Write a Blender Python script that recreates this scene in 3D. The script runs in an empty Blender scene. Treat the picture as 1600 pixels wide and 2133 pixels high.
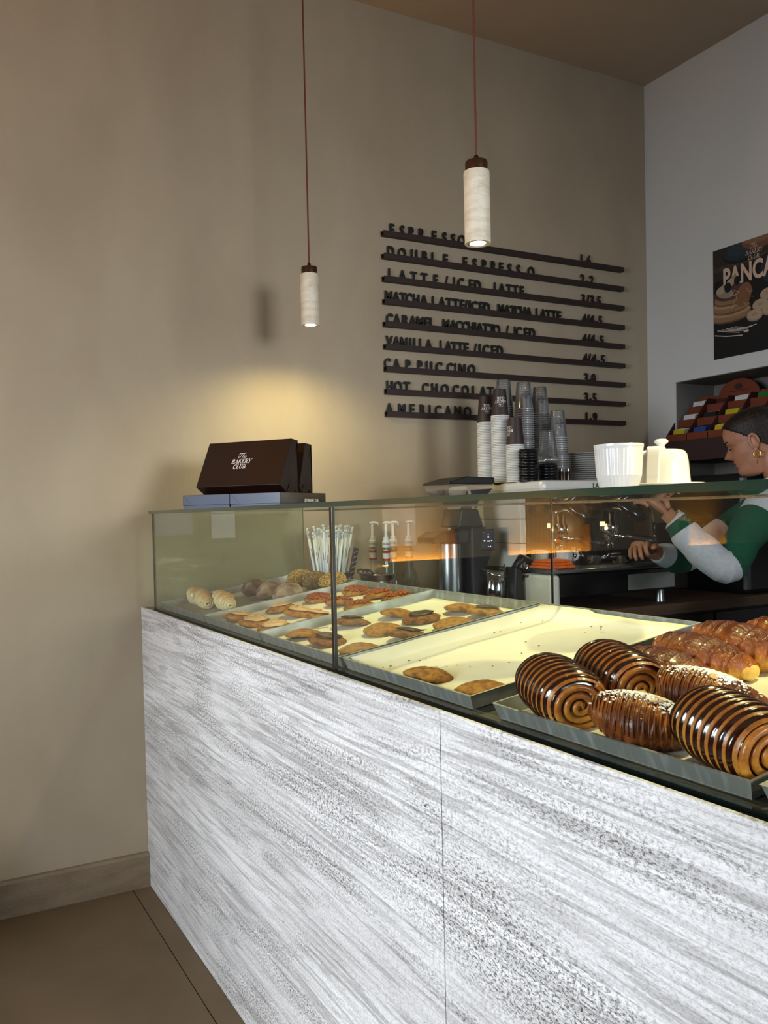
import bpy, bmesh, math, random
from mathutils import Vector, Matrix
random.seed(7)
sc = bpy.context.scene
COL = sc.collection
PI = math.pi

# ------------------------------------------------------------------ camera
cd = bpy.data.cameras.new('camera'); cam = bpy.data.objects.new('camera', cd); COL.objects.link(cam)
FW = Vector((0.47272223, 0.8807467, -0.02861734)); RT = Vector((0.88056989, -0.47336791, -0.02279249)); UP = RT.cross(FW)
cam.matrix_world = Matrix(((RT.x, UP.x, -FW.x, -0.738), (RT.y, UP.y, -FW.y, -3.0669), (RT.z, UP.z, -FW.z, 1.3149), (0, 0, 0, 1)))
cd.sensor_fit = 'HORIZONTAL'; cd.sensor_width = 36.0; cd.lens = 36.0*1787.5/1600
cd.shift_x = (800-757.98)/1600; cd.shift_y = (1120.58-1066.5)/1600
cd.clip_start = 0.02; sc.camera = cam

# ------------------------------------------------------------------ world, exposure, daylight
w = bpy.data.worlds.new('world'); sc.world = w; w.use_nodes = True
bg = w.node_tree.nodes['Background']; bg.inputs[0].default_value = (0.50, 0.68, 1.0, 1); bg.inputs[1].default_value = 1.1
sc.view_settings.view_transform = 'Standard'; sc.view_settings.look = 'None'
sc.view_settings.exposure = 0.0; sc.view_settings.gamma = 1.0; sc.view_settings.use_curve_mapping = False
sc.cycles.transparent_max_bounces = 64

def area(name, loc, look, sx, sy, power, color, spread=180):
    l = bpy.data.lights.new(name, 'AREA'); l.shape = 'RECTANGLE'; l.size = sx; l.size_y = sy; l.energy = power; l.color = color
    l.spread = math.radians(spread)
    o = bpy.data.objects.new(name, l); COL.objects.link(o); o.location = loc
    o.rotation_euler = (Vector(look)-Vector(loc)).to_track_quat('-Z', 'Y').to_euler(); return o
# daylight entering by the two shop windows (left wall and front wall of the room)
area('window_daylight', (-3.42, -2.3, 1.60), (0.0, -1.5, 0.55), 1.8, 1.2, 37, (0.86, 0.93, 1.0), 74)
area('window_daylight', (1.50, -7.3, 2.15), (-0.45, 0, 1.25), 1.9, 1.4, 20, (0.95, 0.98, 1.0), 50)
area('ceiling_bounce', (-1.2, -4.2, 3.30), (-1.2, -4.2, 0), 2.2, 2.2, 4, (1.0, 0.84, 0.66), 170)

PA, PB = 16.5, 50   # watts of the pendant lamps

# ------------------------------------------------------------------ helpers
def lin(c):
    if isinstance(c, str):
        c = [int(c[i:i+2], 16)/255 for i in (0, 2, 4)]
        c = [x/12.92 if x <= .04045 else ((x+.055)/1.055)**2.4 for x in c]
    return (c[0], c[1], c[2], 1)

def mat(name, c, rough=.5, metal=0, c2=None, sc_=(8, 8, 8), det=4, lo=.35, hi=.65, bump=0, bsc=None, spec=.5, emit=None, es=0, coat=0, trans=0, alpha=1, dist=0, sub=0, c3=None, coords='Object'):
    m = bpy.data.materials.new(name); m.use_nodes = True; nt = m.node_tree; n = nt.nodes; b = n['Principled BSDF']
    b.inputs['Base Color'].default_value = lin(c); b.inputs['Roughness'].default_value = rough; b.inputs['Metallic'].default_value = metal
    b.inputs['Specular IOR Level'].default_value = spec; b.inputs['Coat Weight'].default_value = coat; b.inputs['Coat Roughness'].default_value = .12
    b.inputs['Transmission Weight'].default_value = trans; b.inputs['Alpha'].default_value = alpha
    if sub: b.inputs['Subsurface Weight'].default_value = sub; b.inputs['Subsurface Radius'].default_value = (.01, .005, .003)
    if emit: b.inputs['Emission Color'].default_value = lin(emit); b.inputs['Emission Strength'].default_value = es
    tc = n.new('ShaderNodeTexCoord')
    def noise(s, d):
        mp = n.new('ShaderNodeMapping'); mp.inputs['Scale'].default_value = s; nt.links.new(tc.outputs[coords], mp.inputs[0])
        t = n.new('ShaderNodeTexNoise'); t.inputs['Scale'].default_value = 1; t.inputs['Detail'].default_value = d; t.inputs['Distortion'].default_value = dist
        nt.links.new(mp.outputs[0], t.inputs[0]); return t
    if c2:
        t = noise(sc_, det); r = n.new('ShaderNodeValToRGB'); r.color_ramp.elements[0].position = lo; r.color_ramp.elements[1].position = hi
        r.color_ramp.elements[0].color = lin(c); r.color_ramp.elements[1].color = lin(c2)
        if c3: e = r.color_ramp.elements.new((lo+hi)/2); e.color = lin(c3)
        nt.links.new(t.outputs['Fac'], r.inputs[0]); nt.links.new(r.outputs[0], b.inputs['Base Color'])
    if bump:
        t = noise(bsc or sc_, 5); bp = n.new('ShaderNodeBump'); bp.inputs['Strength'].default_value = min(1, bump); bp.inputs['Distance'].default_value = .004
        nt.links.new(t.outputs['Fac'], bp.inputs['Height']); nt.links.new(bp.outputs[0], b.inputs['Normal'])
    return m

def glass(name, tint, refl=1.0, rough=0.0, ior=1.5, haze=0, hazec=(.8, .85, .85)):
    m = bpy.data.materials.new(name); m.use_nodes = True; nt = m.node_tree; n = nt.nodes; n.remove(n['Principled BSDF'])
    tr = n.new('ShaderNodeBsdfTransparent'); tr.inputs[0].default_value = lin(tint)
    gl = n.new('ShaderNodeBsdfGlossy'); gl.inputs['Roughness'].default_value = rough
    fr = n.new('ShaderNodeFresnel'); fr.inputs[0].default_value = ior
    ge = n.new('ShaderNodeNewGeometry'); sb = n.new('ShaderNodeMath'); sb.operation = 'SUBTRACT'; sb.inputs[0].default_value = refl
    nt.links.new(ge.outputs['Backfacing'], sb.inputs[1]); sb.use_clamp = False
    mx = n.new('ShaderNodeMath'); mx.operation = 'MAXIMUM'; mx.inputs[1].default_value = 0; nt.links.new(sb.outputs[0], mx.inputs[0])
    mu = n.new('ShaderNodeMath'); mu.operation = 'MULTIPLY'; mu.use_clamp = True; nt.links.new(fr.outputs[0], mu.inputs[0]); nt.links.new(mx.outputs[0], mu.inputs[1])
    ms = n.new('ShaderNodeMixShader'); nt.links.new(mu.outputs[0], ms.inputs[0]); nt.links.new(tr.outputs[0], ms.inputs[1]); nt.links.new(gl.outputs[0], ms.inputs[2])
    out = ms
    if haze:
        df = n.new('ShaderNodeBsdfDiffuse'); df.inputs[0].default_value = lin(hazec); m2 = n.new('ShaderNodeMixShader'); m2.inputs[0].default_value = haze
        nt.links.new(ms.outputs[0], m2.inputs[1]); nt.links.new(df.outputs[0], m2.inputs[2]); out = m2
    nt.links.new(out.outputs[0], n['Material Output'].inputs[0]); return m

class MB:
    def __init__(s): s.v = []; s.f = []; s.m = []; s.M = Matrix.Identity(4)
    def add(s, vs, fs, mi=0):
        o = len(s.v); s.v += [tuple(s.M @ Vector(v)) for v in vs]
        for f in fs: s.f.append(tuple(i+o for i in f)); s.m.append(mi)
        return s
    def box(s, a, b, mi=0, mis=None):
        x0, y0, z0 = a; x1, y1, z1 = b
        vs = [(x0,y0,z0),(x1,y0,z0),(x1,y1,z0),(x0,y1,z0),(x0,y0,z1),(x1,y0,z1),(x1,y1,z1),(x0,y1,z1)]
        fs = [(0,3,2,1),(4,5,6,7),(0,1,5,4),(1,2,6,5),(2,3,7,6),(3,0,4,7)]   # -z +z -y +x +y -x
        for i, f in enumerate(fs): s.add(vs, [f], mis[i] if mis else mi)
        return s
    def prism(s, poly, a, b, axis='y', mi=0):   # poly: list of 2D in the other two axes
        n = len(poly)
        def P(p, t): return {'x': (t, p[0], p[1]), 'y': (p[0], t, p[1]), 'z': (p[0], p[1], t)}[axis]
        vs = [P(p, a) for p in poly]+[P(p, b) for p in poly]
        fs = [tuple(range(n)), tuple(range(2*n-1, n-1, -1))]+[(i, i+n, (i+1) % n+n, (i+1) % n) for i in range(n)]
        return s.add(vs, fs, mi)
    def lathe(s, prof, n=24, c=(0, 0, 0), mi=0, cap=True, rib=0, ribn=0, mis=None):
        vs = []; fs = []
        for r, z in prof:
            for k in range(n):
                a = 2*PI*k/n; rr = r*(1+rib*(1 if (k % 2) else -1)) if rib else r
                vs.append((c[0]+rr*math.cos(a), c[1]+rr*math.sin(a), c[2]+z))
        for i in range(len(prof)-1):
            ring = [(i*n+k, i*n+(k+1) % n, (i+1)*n+(k+1) % n, (i+1)*n+k) for k in range(n)]
            if mis: s.add(vs, ring, mis[i])
            else: fs += ring
        if cap:
            fs.append(tuple(range(n-1, -1, -1))); fs.append(tuple(range((len(prof)-1)*n, len(prof)*n)))
        return s.add(vs, fs, mi if not mis else mis[-1])
    def tube(s, pts, r, n=8, mi=0, cap=True, flat=1.0, mis=None):
        pts = [Vector(p) for p in pts]; N = len(pts); rs = r if isinstance(r, (list, tuple)) else [r]*N
        vs = []; ref = Vector((0, 0, 1)); fs = []
        u = None
        for i, p in enumerate(pts):
            t = (pts[min(i+1, N-1)]-pts[max(i-1, 0)]).normalized()
            if u is None:
                rf = ref if abs(t.z) < .9 else Vector((1, 0, 0)); u = t.cross(rf).normalized()
            else: u = (u-t*u.dot(t)).normalized()
            v = t.cross(u)
            for k in range(n):
                a = 2*PI*k/n; vs.append(tuple(p+u*math.cos(a)*rs[i]+v*math.sin(a)*rs[i]*flat))
        for i in range(N-1):
            ring = [(i*n+k, i*n+(k+1) % n, (i+1)*n+(k+1) % n, (i+1)*n+k) for k in range(n)]
            if mis: s.add(vs, ring, mis[i])
            else: fs += ring
        if cap: fs.append(tuple(range(n-1, -1, -1))); fs.append(tuple(range((N-1)*n, N*n)))
        if fs: s.add(vs, fs, mi)
        return s
    def ell(s, c, r, n=12, m=8, mi=0, fn=None):
        vs = [];
        for j in range(m+1):
            ph = -PI/2+PI*j/m
            for k in range(n):
                a = 2*PI*k/n; d = Vector((math.cos(ph)*math.cos(a), math.cos(ph)*math.sin(a), math.sin(ph)))
                q = fn(d) if fn else 1
                vs.append((c[0]+r[0]*d.x*q, c[1]+r[1]*d.y*q, c[2]+r[2]*d.z*q))
        fs = [(j*n+k, j*n+(k+1) % n, (j+1)*n+(k+1) % n, (j+1)*n+k) for j in range(m) for k in range(n)]
        return s.add(vs, fs, mi)
    def disc(s, c, rx, ry, n=20, mi=0, rot=0, axis='z'):
        vs = []
        for k in range(n):
            a = 2*PI*k/n; x = rx*math.cos(a); y = ry*math.sin(a); x, y = x*math.cos(rot)-y*math.sin(rot), x*math.sin(rot)+y*math.cos(rot)
            vs.append({'z': (c[0]+x, c[1]+y, c[2]), 'x': (c[0], c[1]+x, c[2]+y), 'y': (c[0]+x, c[1], c[2]+y)}[axis])
        return s.add(vs, [tuple(range(n))], mi)
    def build(s, name, mats, parent=None, smooth=False, bevel=0, loc=None, merge=False):
        me = bpy.data.meshes.new(name); me.from_pydata(s.v, [], s.f)
        if not isinstance(mats, (list, tuple)): mats = [mats]
        for m in mats: me.materials.append(m)
        me.polygons.foreach_set('material_index', s.m)
        if merge or bevel:
            bm = bmesh.new(); bm.from_mesh(me); bmesh.ops.remove_doubles(bm, verts=bm.verts, dist=1e-6)
            bmesh.ops.recalc_face_normals(bm, faces=bm.faces); bm.to_mesh(me); bm.free()
        if smooth: me.shade_smooth()
        me.update(); o = bpy.data.objects.new(name, me); COL.objects.link(o)
        if smooth and smooth != 2: me.set_sharp_from_angle(angle=math.radians(40))
        if bevel: b = o.modifiers.new('bevel', 'BEVEL'); b.width = bevel; b.segments = 2; b.limit_method = 'ANGLE'
        if parent: o.parent = parent
        if loc: o.location = loc
        return o

def thing(name, label, cat, loc=(0, 0, 0), rot=(0, 0, 0), group=None):
    o = bpy.data.objects.new(name, None); COL.objects.link(o); o.empty_display_size = .05
    o.location = loc; o.rotation_euler = rot; return tag(o, label, cat, group)
def tag(o, label, cat, group=None):
    o['label'] = label; o['category'] = cat
    if group: o['group'] = group
    return o
def struct(o): o['kind'] = 'structure'; return o
def dup(root, loc=None, label=None, group=None, rot=None):
    r = root.copy(); COL.objects.link(r)
    if loc is not None: r.location = loc
    if rot is not None: r.rotation_euler = rot
    if label: r['label'] = label
    if group: r['group'] = group
    def rec(a, b):
        for ch in list(a.children):
            if ch.name in made: continue
            c = ch.copy(); COL.objects.link(c); c.parent = b; made.add(c.name); rec(ch, c)
    made = set(); rec(root, r); return r

_tm = {}
def text_mesh(t, size, bold=.0, extr=.001, sx=1, shear=0, align='LEFT'):
    k = (t, size, bold, extr, sx, shear, align)
    if k in _tm: return _tm[k]
    c = bpy.data.curves.new('text', 'FONT'); c.body = t; c.size = size; c.offset = bold; c.extrude = extr; c.shear = shear; c.align_x = align; c.resolution_u = 3
    o = bpy.data.objects.new('text', c); COL.objects.link(o)
    bpy.context.view_layer.update()
    me = bpy.data.meshes.new_from_object(o.evaluated_get(bpy.context.evaluated_depsgraph_get()))
    for v in me.vertices: v.co.x *= sx
    bpy.data.objects.remove(o); _tm[k] = me; return me
def text(name, t, size, M, material, parent=None, **kw):
    me = text_mesh(t, size, **kw).copy(); me.materials.clear(); me.materials.append(material)
    o = bpy.data.objects.new(name, me); COL.objects.link(o); o.matrix_world = M
    if parent: o.parent = parent
    return o
def frame(o, x, y):   # matrix with given origin and x, y axes (z = x cross y)
    x = Vector(x).normalized(); y = Vector(y).normalized(); z = x.cross(y)
    return Matrix(((x.x, y.x, z.x, o[0]), (x.y, y.y, z.y, o[1]), (x.z, y.z, z.z, o[2]), (0, 0, 0, 1)))

# stroked serif lettering of the shop's mark: each glyph = list of (polyline, width)
def arc(cx, cy, rx, ry, a0, a1, n=8): return [(cx+rx*math.cos(math.radians(a0+(a1-a0)*i/n)), cy+ry*math.sin(math.radians(a0+(a1-a0)*i/n))) for i in range(n+1)]
T, t_ = .17, .07
GL = {
 'B': (.74, [([(.2,0),(.2,1)],T), ([(.2,.97),(.42,.97)],t_), (arc(.42,.755,.17,.215,90,-90),.12), ([(.42,.52),(.2,.52)],t_), (arc(.44,.27,.2,.24,90,-90),.14), ([(.44,.03),(.05,.03)],t_), ([(.05,.97),(.25,.97)],t_)]),
 'A': (.8, [([(.12,0),(.44,1)],t_), ([(.44,1),(.68,0)],T), ([(.2,.33),(.6,.33)],t_), ([(0,.03),(.24,.03)],t_), ([(.52,.03),(.84,.03)],t_)]),
 'K': (.82, [([(.2,0),(.2,1)],T), ([(.24,.42),(.66,.97)],t_), ([(.36,.58),(.7,.03)],T), ([(.05,.03),(.35,.03)],t_), ([(.05,.97),(.35,.97)],t_), ([(.55,.97),(.8,.97)],t_), ([(.58,.03),(.86,.03)],t_)]),
 'E': (.68, [([(.2,0),(.2,1)],T), ([(.05,.03),(.6,.03)],t_), ([(.05,.97),(.6,.97)],t_), ([(.2,.52),(.46,.52)],t_), ([(.6,.0),(.62,.24)],t_), ([(.6,1),(.6,.78)],t_), ([(.46,.42),(.46,.62)],t_)]),
 'R': (.8, [([(.2,0),(.2,1)],T), ([(.05,.97),(.42,.97)],t_), (arc(.42,.74,.18,.23,90,-90),.13), ([(.42,.5),(.2,.5)],t_), ([(.42,.5),(.66,.03)],T), ([(.05,.03),(.35,.03)],t_), ([(.6,.03),(.82,.03)],t_)]),
 'Y': (.76, [([(.38,0),(.38,.45)],T), ([(.08,.97),(.38,.42)],T), ([(.66,.97),(.4,.42)],t_), ([(-.02,.97),(.24,.97)],t_), ([(.54,.97),(.78,.97)],t_), ([(.24,.03),(.54,.03)],t_)]),
 'C': (.74, [(arc(.4,.5,.3,.47,50,310,12),.13), ([(.62,.98),(.62,.72)],t_), ([(.62,.26),(.6,.1)],t_)]),
 'L': (.66, [([(.2,0),(.2,1)],T), ([(.05,.97),(.35,.97)],t_), ([(.05,.03),(.6,.03)],t_), ([(.6,0),(.62,.28)],t_)]),
 'U': (.8, [([(.18,1),(.18,.3)],T), (arc(.4,.3,.22,.28,180,360,8),.1), ([(.62,.3),(.62,1)],t_), ([(.04,.97),(.34,.97)],t_), ([(.5,.97),(.76,.97)],t_)]),
 '.': (.3, [([(.08,.08),(.22,.08)],.16)]),
 ' ': (.4, []),
 'the': (2.2, [([(.5,.95),(.7,.8),(.62,.4),(.45,.05),(.2,-.02),(.1,.15),(.25,.3)],.09), ([(.0,.62),(.05,.86),(.35,1.0),(.9,.96),(1.35,1.02),(1.5,1.1)],.09),
                ([(1.15,1.05),(1.08,.7),(.98,.02)],.1), ([(1.0,.3),(1.15,.5),(1.3,.48),(1.28,.1),(1.36,.02),(1.5,.1)],.08), ([(1.52,.26),(1.72,.32),(1.76,.46),(1.62,.52),(1.5,.34),(1.54,.08),(1.72,.0),(1.95,.18)],.08), ([(.35,1.12),(.2,1.0),(.3,.85)],.06)]),
}
def strokes(mb, glyph, ox, oy, s, shear=.22, mi=0):
    for poly, wd in GL[glyph][1]:
        P = [Vector(((p[0]+shear*p[1])*s+ox, p[1]*s+oy)) for p in poly]; h = wd*s/2; N = len(P); L_ = []; R_ = []
        for i in range(N):
            d = (P[min(i+1, N-1)]-P[max(i-1, 0)]).normalized(); nn = Vector((-d.y, d.x))*h; L_.append(P[i]+nn); R_.append(P[i]-nn)
        vs = [(a.x, a.y, 0) for a in L_]+[(a.x, a.y, 0) for a in R_]
        mb.add(vs, [(i+N, i+1+N, i+1, i) for i in range(N-1)], mi)
    return GL[glyph][0]*s
def logo(mb, s, M=None):   # three lines, centred on the origin; s = cap height
    if M is not None: mb.M = M
    def line(word, y):
        W = sum(GL[g][0] for g in word)*s; x = -W/2
        for g in word: x += strokes(mb, g, x, y, s)
    strokes(mb, 'the', -1.1*s, 1.05*s, s*1.05); line('BAKERY', -.25*s); line('CLUB.', -1.5*s)
    mb.M = Matrix.Identity(4); return mb

# ------------------------------------------------------------------ materials
M_plaster = mat('plaster', 'a5957d', .8, c2='b4a58c', sc_=(3.2, 1, 1.6), det=6, lo=.25, hi=.75, bump=.2, bsc=(40, 40, 40), dist=.3)
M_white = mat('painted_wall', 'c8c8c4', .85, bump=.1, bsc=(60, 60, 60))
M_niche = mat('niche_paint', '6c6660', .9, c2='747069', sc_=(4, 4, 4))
M_ceil = mat('ceiling_paint', 'a89b8c', .9, c2='ada092', sc_=(2, 2, 2))
M_floor = mat('floor_tile', '625139', .6, c2='6f5d45', sc_=(3, 3, 3), det=8, bump=.1, bsc=(90, 90, 90), dist=.4)
M_grout = mat('grout', '2c241c', .9, c2='33291f')
M_base = mat('baseboard_stone', '7d6c54', .6, c2='8b7a62', sc_=(9, 9, 30), bump=.5, bsc=(90, 90, 200))
M_black = mat('black_gloss', '060707', .15, c2='0a0b0b'); M_bk = mat('black_plastic', '0b0b0c', .4, c2='101011', sc_=(40, 40, 40))
M_dark = mat('dark_panel', '151413', .6, c2='1b1917')
M_steel = mat('steel', 'b9bcbe', .25, 1, c2='a5a8aa', sc_=(3, 80, 3)); M_chrome = mat('chrome', 'dddddd', .08, 1, c2='cfcfcf')
M_alu = mat('tray_aluminium', 'b6bbbd', .5, .6, c2='979c9e', sc_=(14, 60, 14), lo=.3, hi=.75, bump=.12, bsc=(50, 50, 50), c3='97978f')
M_green = mat('glass_edge', '0c2b22', .15, c2='103a2d', sc_=(3, .6, 3), spec=.6, coat=.5)
M_green2 = mat('glass_edge_dark', '050c0a', .15, c2='07120e', sc_=(3, 1, 3))
G_pane = glass('case_glass', (.965, .985, .965), refl=1.1); G_end = glass('case_glass_green', (.87, .93, .87), refl=1.5, haze=.02, hazec='8a9690')
G_top = glass('top_glass', (.95, .975, .955), refl=1.0)
G_cup = glass('clear_plastic', (.99, .99, .99), refl=2.0, rough=.07, haze=.045, hazec='e8ecee'); G_cuprim = glass('clear_plastic_rim', (.9, .9, .9), refl=2.2, rough=.1, haze=.35, hazec='e8ecee')
M_paper = mat('parchment', 'dcd8ca', .6, c2='e6e3d6', sc_=(6, 6, 6), det=5, bump=.35, bsc=(9, 9, 9), dist=.8)
M_brown = mat('cocoa_board', '1f0f0a', .35, c2='24120c', sc_=(10, 10, 10), spec=.5, coat=.15)
M_logo = mat('cream_print', 'e6dfd6', .6, c2='ece5dd')
M_letter = mat('black_acrylic', '040404', .4, c2='070606'); M_rail = mat('dark_red_wood', '2a0e08', .55, c2='1c0906', sc_=(4, 60, 60))
M_trav = mat('travertine', 'd4c7ac', .35, c2='efe6d3', sc_=(14, 14, 55), det=6, lo=.3, hi=.62, bump=.5, bsc=(160, 160, 260), coat=.4, dist=.5)
M_cap = mat('bronze_cap', '4a2c18', .4, .6, c2='40260f'); M_cord = mat('cord_fabric', '6f3426', .8, c2='5e2a1e', sc_=(300, 300, 300))
M_bulb = mat('lamp_lens', 'fff6d0', .3, emit='fff0b0', es=26, c2='fff8dc')
M_porc = mat('porcelain', 'cccac4', .14, c2='d2d0ca', coat=.5); M_plate = mat('stoneware', 'b9b9b5', .3, c2='c2c2be')
def stone_material():
    m = bpy.data.materials.new('counter_travertine'); m.use_nodes = True; nt = m.node_tree; n = nt.nodes; b = n['Principled BSDF']; L = nt.links
    tc = n.new('ShaderNodeTexCoord')
    def nz(scale, det, dist, rough=.6):
        mp = n.new('ShaderNodeMapping'); mp.inputs['Scale'].default_value = scale; mp.inputs['Rotation'].default_value = (math.radians(-4), 0, 0); L.new(tc.outputs['Object'], mp.inputs[0])
        t = n.new('ShaderNodeTexNoise'); t.inputs['Scale'].default_value = 1; t.inputs['Detail'].default_value = det; t.inputs['Distortion'].default_value = dist; t.inputs['Roughness'].default_value = rough
        L.new(mp.outputs[0], t.inputs[0]); return t
    def ramp(t, a, ca, bb, cb):
        r = n.new('ShaderNodeValToRGB'); r.color_ramp.elements[0].position = a; r.color_ramp.elements[0].color = lin(ca); r.color_ramp.elements[1].position = bb; r.color_ramp.elements[1].color = lin(cb)
        L.new(t.outputs['Fac'], r.inputs[0]); return r
    def mul(a, bb, f=1):
        x = n.new('ShaderNodeMixRGB'); x.blend_type = 'MULTIPLY'; x.inputs[0].default_value = f; L.new(a.outputs[0], x.inputs[1]); L.new(bb.outputs[0], x.inputs[2]); return x
    broad = ramp(nz((1, .8, 5), 4, .8), .38, 'dddbd9', .62, 'f3f2f0')
    fine = ramp(nz((1, 4.5, 125), 9, .35, .72), .36, 'a5a29f', .54, 'ffffff')
    vein = ramp(nz((1, 1.8, 42), 9, 1.6, .6), .435, '86827e', .465, 'ffffff')
    vein2 = ramp(nz((1, 2.6, 100), 6, .9, .6), .44, '97938f', .47, 'ffffff')
    speck = ramp(nz((90, 120, 240), 4, 0, .85), .40, '77726e', .52, 'ffffff')
    patch = ramp(nz((24, 34, 90), 2, 0), .255, '4e4b49', .275, 'ffffff')
    zone = ramp(nz((1, 1.2, 6), 5, 1.2), .46, '000000', .60, 'ffffff')
    c = mul(mul(mul(broad, fine, .30), vein, .36), vein2, .26)
    x = mul(c, speck, .8); L.new(zone.outputs[0], x.inputs[0]); c = mul(mul(x, speck, .36), patch, .85)
    L.new(c.outputs[0], b.inputs['Base Color']); b.inputs['Roughness'].default_value = .42
    bp = n.new('ShaderNodeBump'); bp.inputs['Strength'].default_value = .3; bp.inputs['Distance'].default_value = .002; L.new(speck.outputs[0], bp.inputs['Height']); L.new(bp.outputs[0], b.inputs['Normal'])
    return m
M_stone = stone_material()

# ------------------------------------------------------------------ room shell
XR, ZC = 2.513, 3.362
XL, YF = -3.6, -7.5
struct(MB().box((XL-.1, 0, -.1), (XR+.5, .12, ZC)).build('wall_back', M_plaster))
struct(MB().box((XL-.1, YF-.1, ZC), (XR+.5, .12, ZC+.1)).build('ceiling', M_ceil))
wr = MB()
NY0, NY1, NZ0, NZ1 = -1.75, -.172, 1.30, 1.902
wr.box((XR, NY1, -.1), (XR+.3, 0, ZC)); wr.box((XR, YF, -.1), (XR+.3, NY0, ZC)); wr.box((XR, NY0, NZ1), (XR+.3, NY1, ZC)); wr.box((XR, NY0, -.1), (XR+.3, NY1, NZ0))
wr = struct(wr.build('wall_right', M_white))
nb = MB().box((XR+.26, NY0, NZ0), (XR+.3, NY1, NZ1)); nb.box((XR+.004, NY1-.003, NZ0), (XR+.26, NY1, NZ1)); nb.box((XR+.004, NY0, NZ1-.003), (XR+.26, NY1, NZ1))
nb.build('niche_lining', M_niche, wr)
# left and front walls with their window openings (outside the frame, they let the daylight in)
wl = MB().box((XL-.1, YF, -.1), (XL, -4.3, ZC)).box((XL-.1, -1.9, -.1), (XL, -1.36, ZC)).box((XL-.1, -.35, -.1), (XL, 0, ZC)).box((XL-.1, -1.36, -.1), (XL, -.35, 1.0)).box((XL-.1, -1.36, 1.9), (XL, -.35, ZC)).box((XL-.1, -4.3, -.1), (XL, -1.9, .9)).box((XL-.1, -4.3, 2.6), (XL, -1.9, ZC))
struct(wl.build('wall_left', M_plaster))
wf = MB().box((XL, YF-.1, -.1), (-.75, YF, ZC)).box((2.45, YF-.1, -.1), (XR, YF, ZC)).box((-.75, YF-.1, -.1), (2.45, YF, 1.1)).box((-.75, YF-.1, 3.0), (2.45, YF, ZC))
struct(wf.build('wall_front', M_plaster))
# floor: bed of grout with large tiles and a narrow border strip along the wall
fl = struct(MB().box((XL-.1, YF-.1, -.1), (XR+.4, .1, -.004)).build('floor', M_grout))
ys = [-.010]+[-.035]
def tile(x0, y0, x1, y1, z=0): MB().box((x0, y0, -.003), (x1, y1, z)).build('tile', M_floor, fl)
g = .0016
tile(XL, -.034+g, -.0635-g, -.0005)
tile(-.0635+g, -3, -.0002, -.0005)
for i in range(3):
    for j in range(6):
        x1 = -.0635-g-i*1.18; x0 = max(XL, x1-1.18+2*g); y1 = -.034-g-j*1.18; tile(x0, max(YF, y1-1.18+2*g), x1, y1)
tile(-.0635+g, -7.4, -.0002, -3.0-2*g)
bb = MB(); bb.prism([(-.021, 0), (-.021, .112), (-.016, .1213), (0, .1213), (0, 0)], XL, -.0005, 'x'); struct(bb.build('baseboard_back', M_base))

# ------------------------------------------------------------------ stone counter
ct = thing('serving_counter', 'long pale travertine clad serving counter carrying the glass pastry case', 'counter', (0, 0, 0))
def slab(y0, y1): MB().box((0, y0, 0.001), (.007, y1, 1.0)).build('stone_panel', M_stone, ct, loc=(0, 0, 0))
slab(-1.9315, -.001); slab(-3.86, -1.9335); slab(-4.6, -3.862)
MB().box((.008, -4.6, .002), (.62, -.002, .985)).build('carcass', M_dark, ct)
MB().box((.008, -4.6, .985), (.62, -.002, .998)).build('black_top', M_black, ct)
# ------------------------------------------------------------------ glass pastry case
SL = .142
TA = math.atan(SL)
def DK(x): return 1.0+SL*(x-.04)
case = thing('glass_display_case', 'low frameless glass display case with sloping tray deck on the stone counter', 'display case', (.02, -.1, .998))
def cpart(mb, name, mats, **k): mb.M = Matrix.Identity(4); o = mb.build(name, mats, case, **k); o.matrix_parent_inverse = Matrix.Translation((-.02, .1, -.998)); return o
DX = .015
cpart(MB().prism([(.034, .9985), (.60, .9985), (.60, DK(.60)-.003), (.034, DK(.034)-.002)], -4.5, -.11), 'deck', M_dark)
def pane_x(x0, x1, y0, y1, z0, z1): return MB().box((x0, y0, z0), (x1, y1, z1), mis=[1, 1, 1, 0, 1, 0])   # faces +-x clear
def pane_y(x0, x1, y0, y1, z0, z1): return MB().box((x0, y0, z0), (x1, y1, z1), mis=[1, 1, 0, 1, 0, 1])
cpart(pane_x(.0207, .0267, -1.513, -.1086, .9985, 1.3295), 'front_pane', [G_pane, M_green2])
cpart(pane_x(.0207, .0267, -4.5, -1.517, .9985, 1.3295), 'front_pane', [G_pane, M_green2])
def side_pane(y0, y1, g_, name):   # follows the slope of the deck
    b = MB(); p = [(.0275, DK(.0275)), (.59, DK(.59)), (.59, 1.3295), (.0275, 1.3295)]
    vs = [(x, y0, z) for x, z in p]+[(x, y1, z) for x, z in p]
    b.add(vs, [(0, 1, 2, 3), (7, 6, 5, 4)], 0); b.add(vs, [(0, 4, 5, 1), (1, 5, 6, 2), (2, 6, 7, 3), (3, 7, 4, 0)], 1)
    return cpart(b, name, [g_, M_green2])
side_pane(-.1146, -.1086, G_end, 'end_pane'); side_pane(-1.518, -1.512, G_pane, 'divider_pane')
cpart(MB().box((.012, -4.5, 1.3297), (.60, -.1, 1.3397), mis=[0, 0, 1, 1, 1, 1]), 'top_pane', [G_top, M_green])
cpart(MB().box((.0195, -4.5, .998), (.0285, -.106, 1.0022)), 'seal_strip', M_green2)
cpart(MB().box((.0200, -1.5185, .9985), (.0275, -1.5085, 1.3293)), 'joint_strip', M_bk); cpart(MB().box((.0200, -1.5192, .9985), (.0206, -1.5187, 1.3293)), 'edge_glint', M_steel); cpart(MB().box((.590, -1.5185, DK(.59)), (.592, -1.5115, 1.3293)), 'edge_glint', M_steel); cpart(MB().box((.5985, -4.5, 1.327), (.6015, -.1, 1.3296)), 'rear_rail', M_steel)  # upright steel strips stand in for light caught on the glass edges

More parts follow.
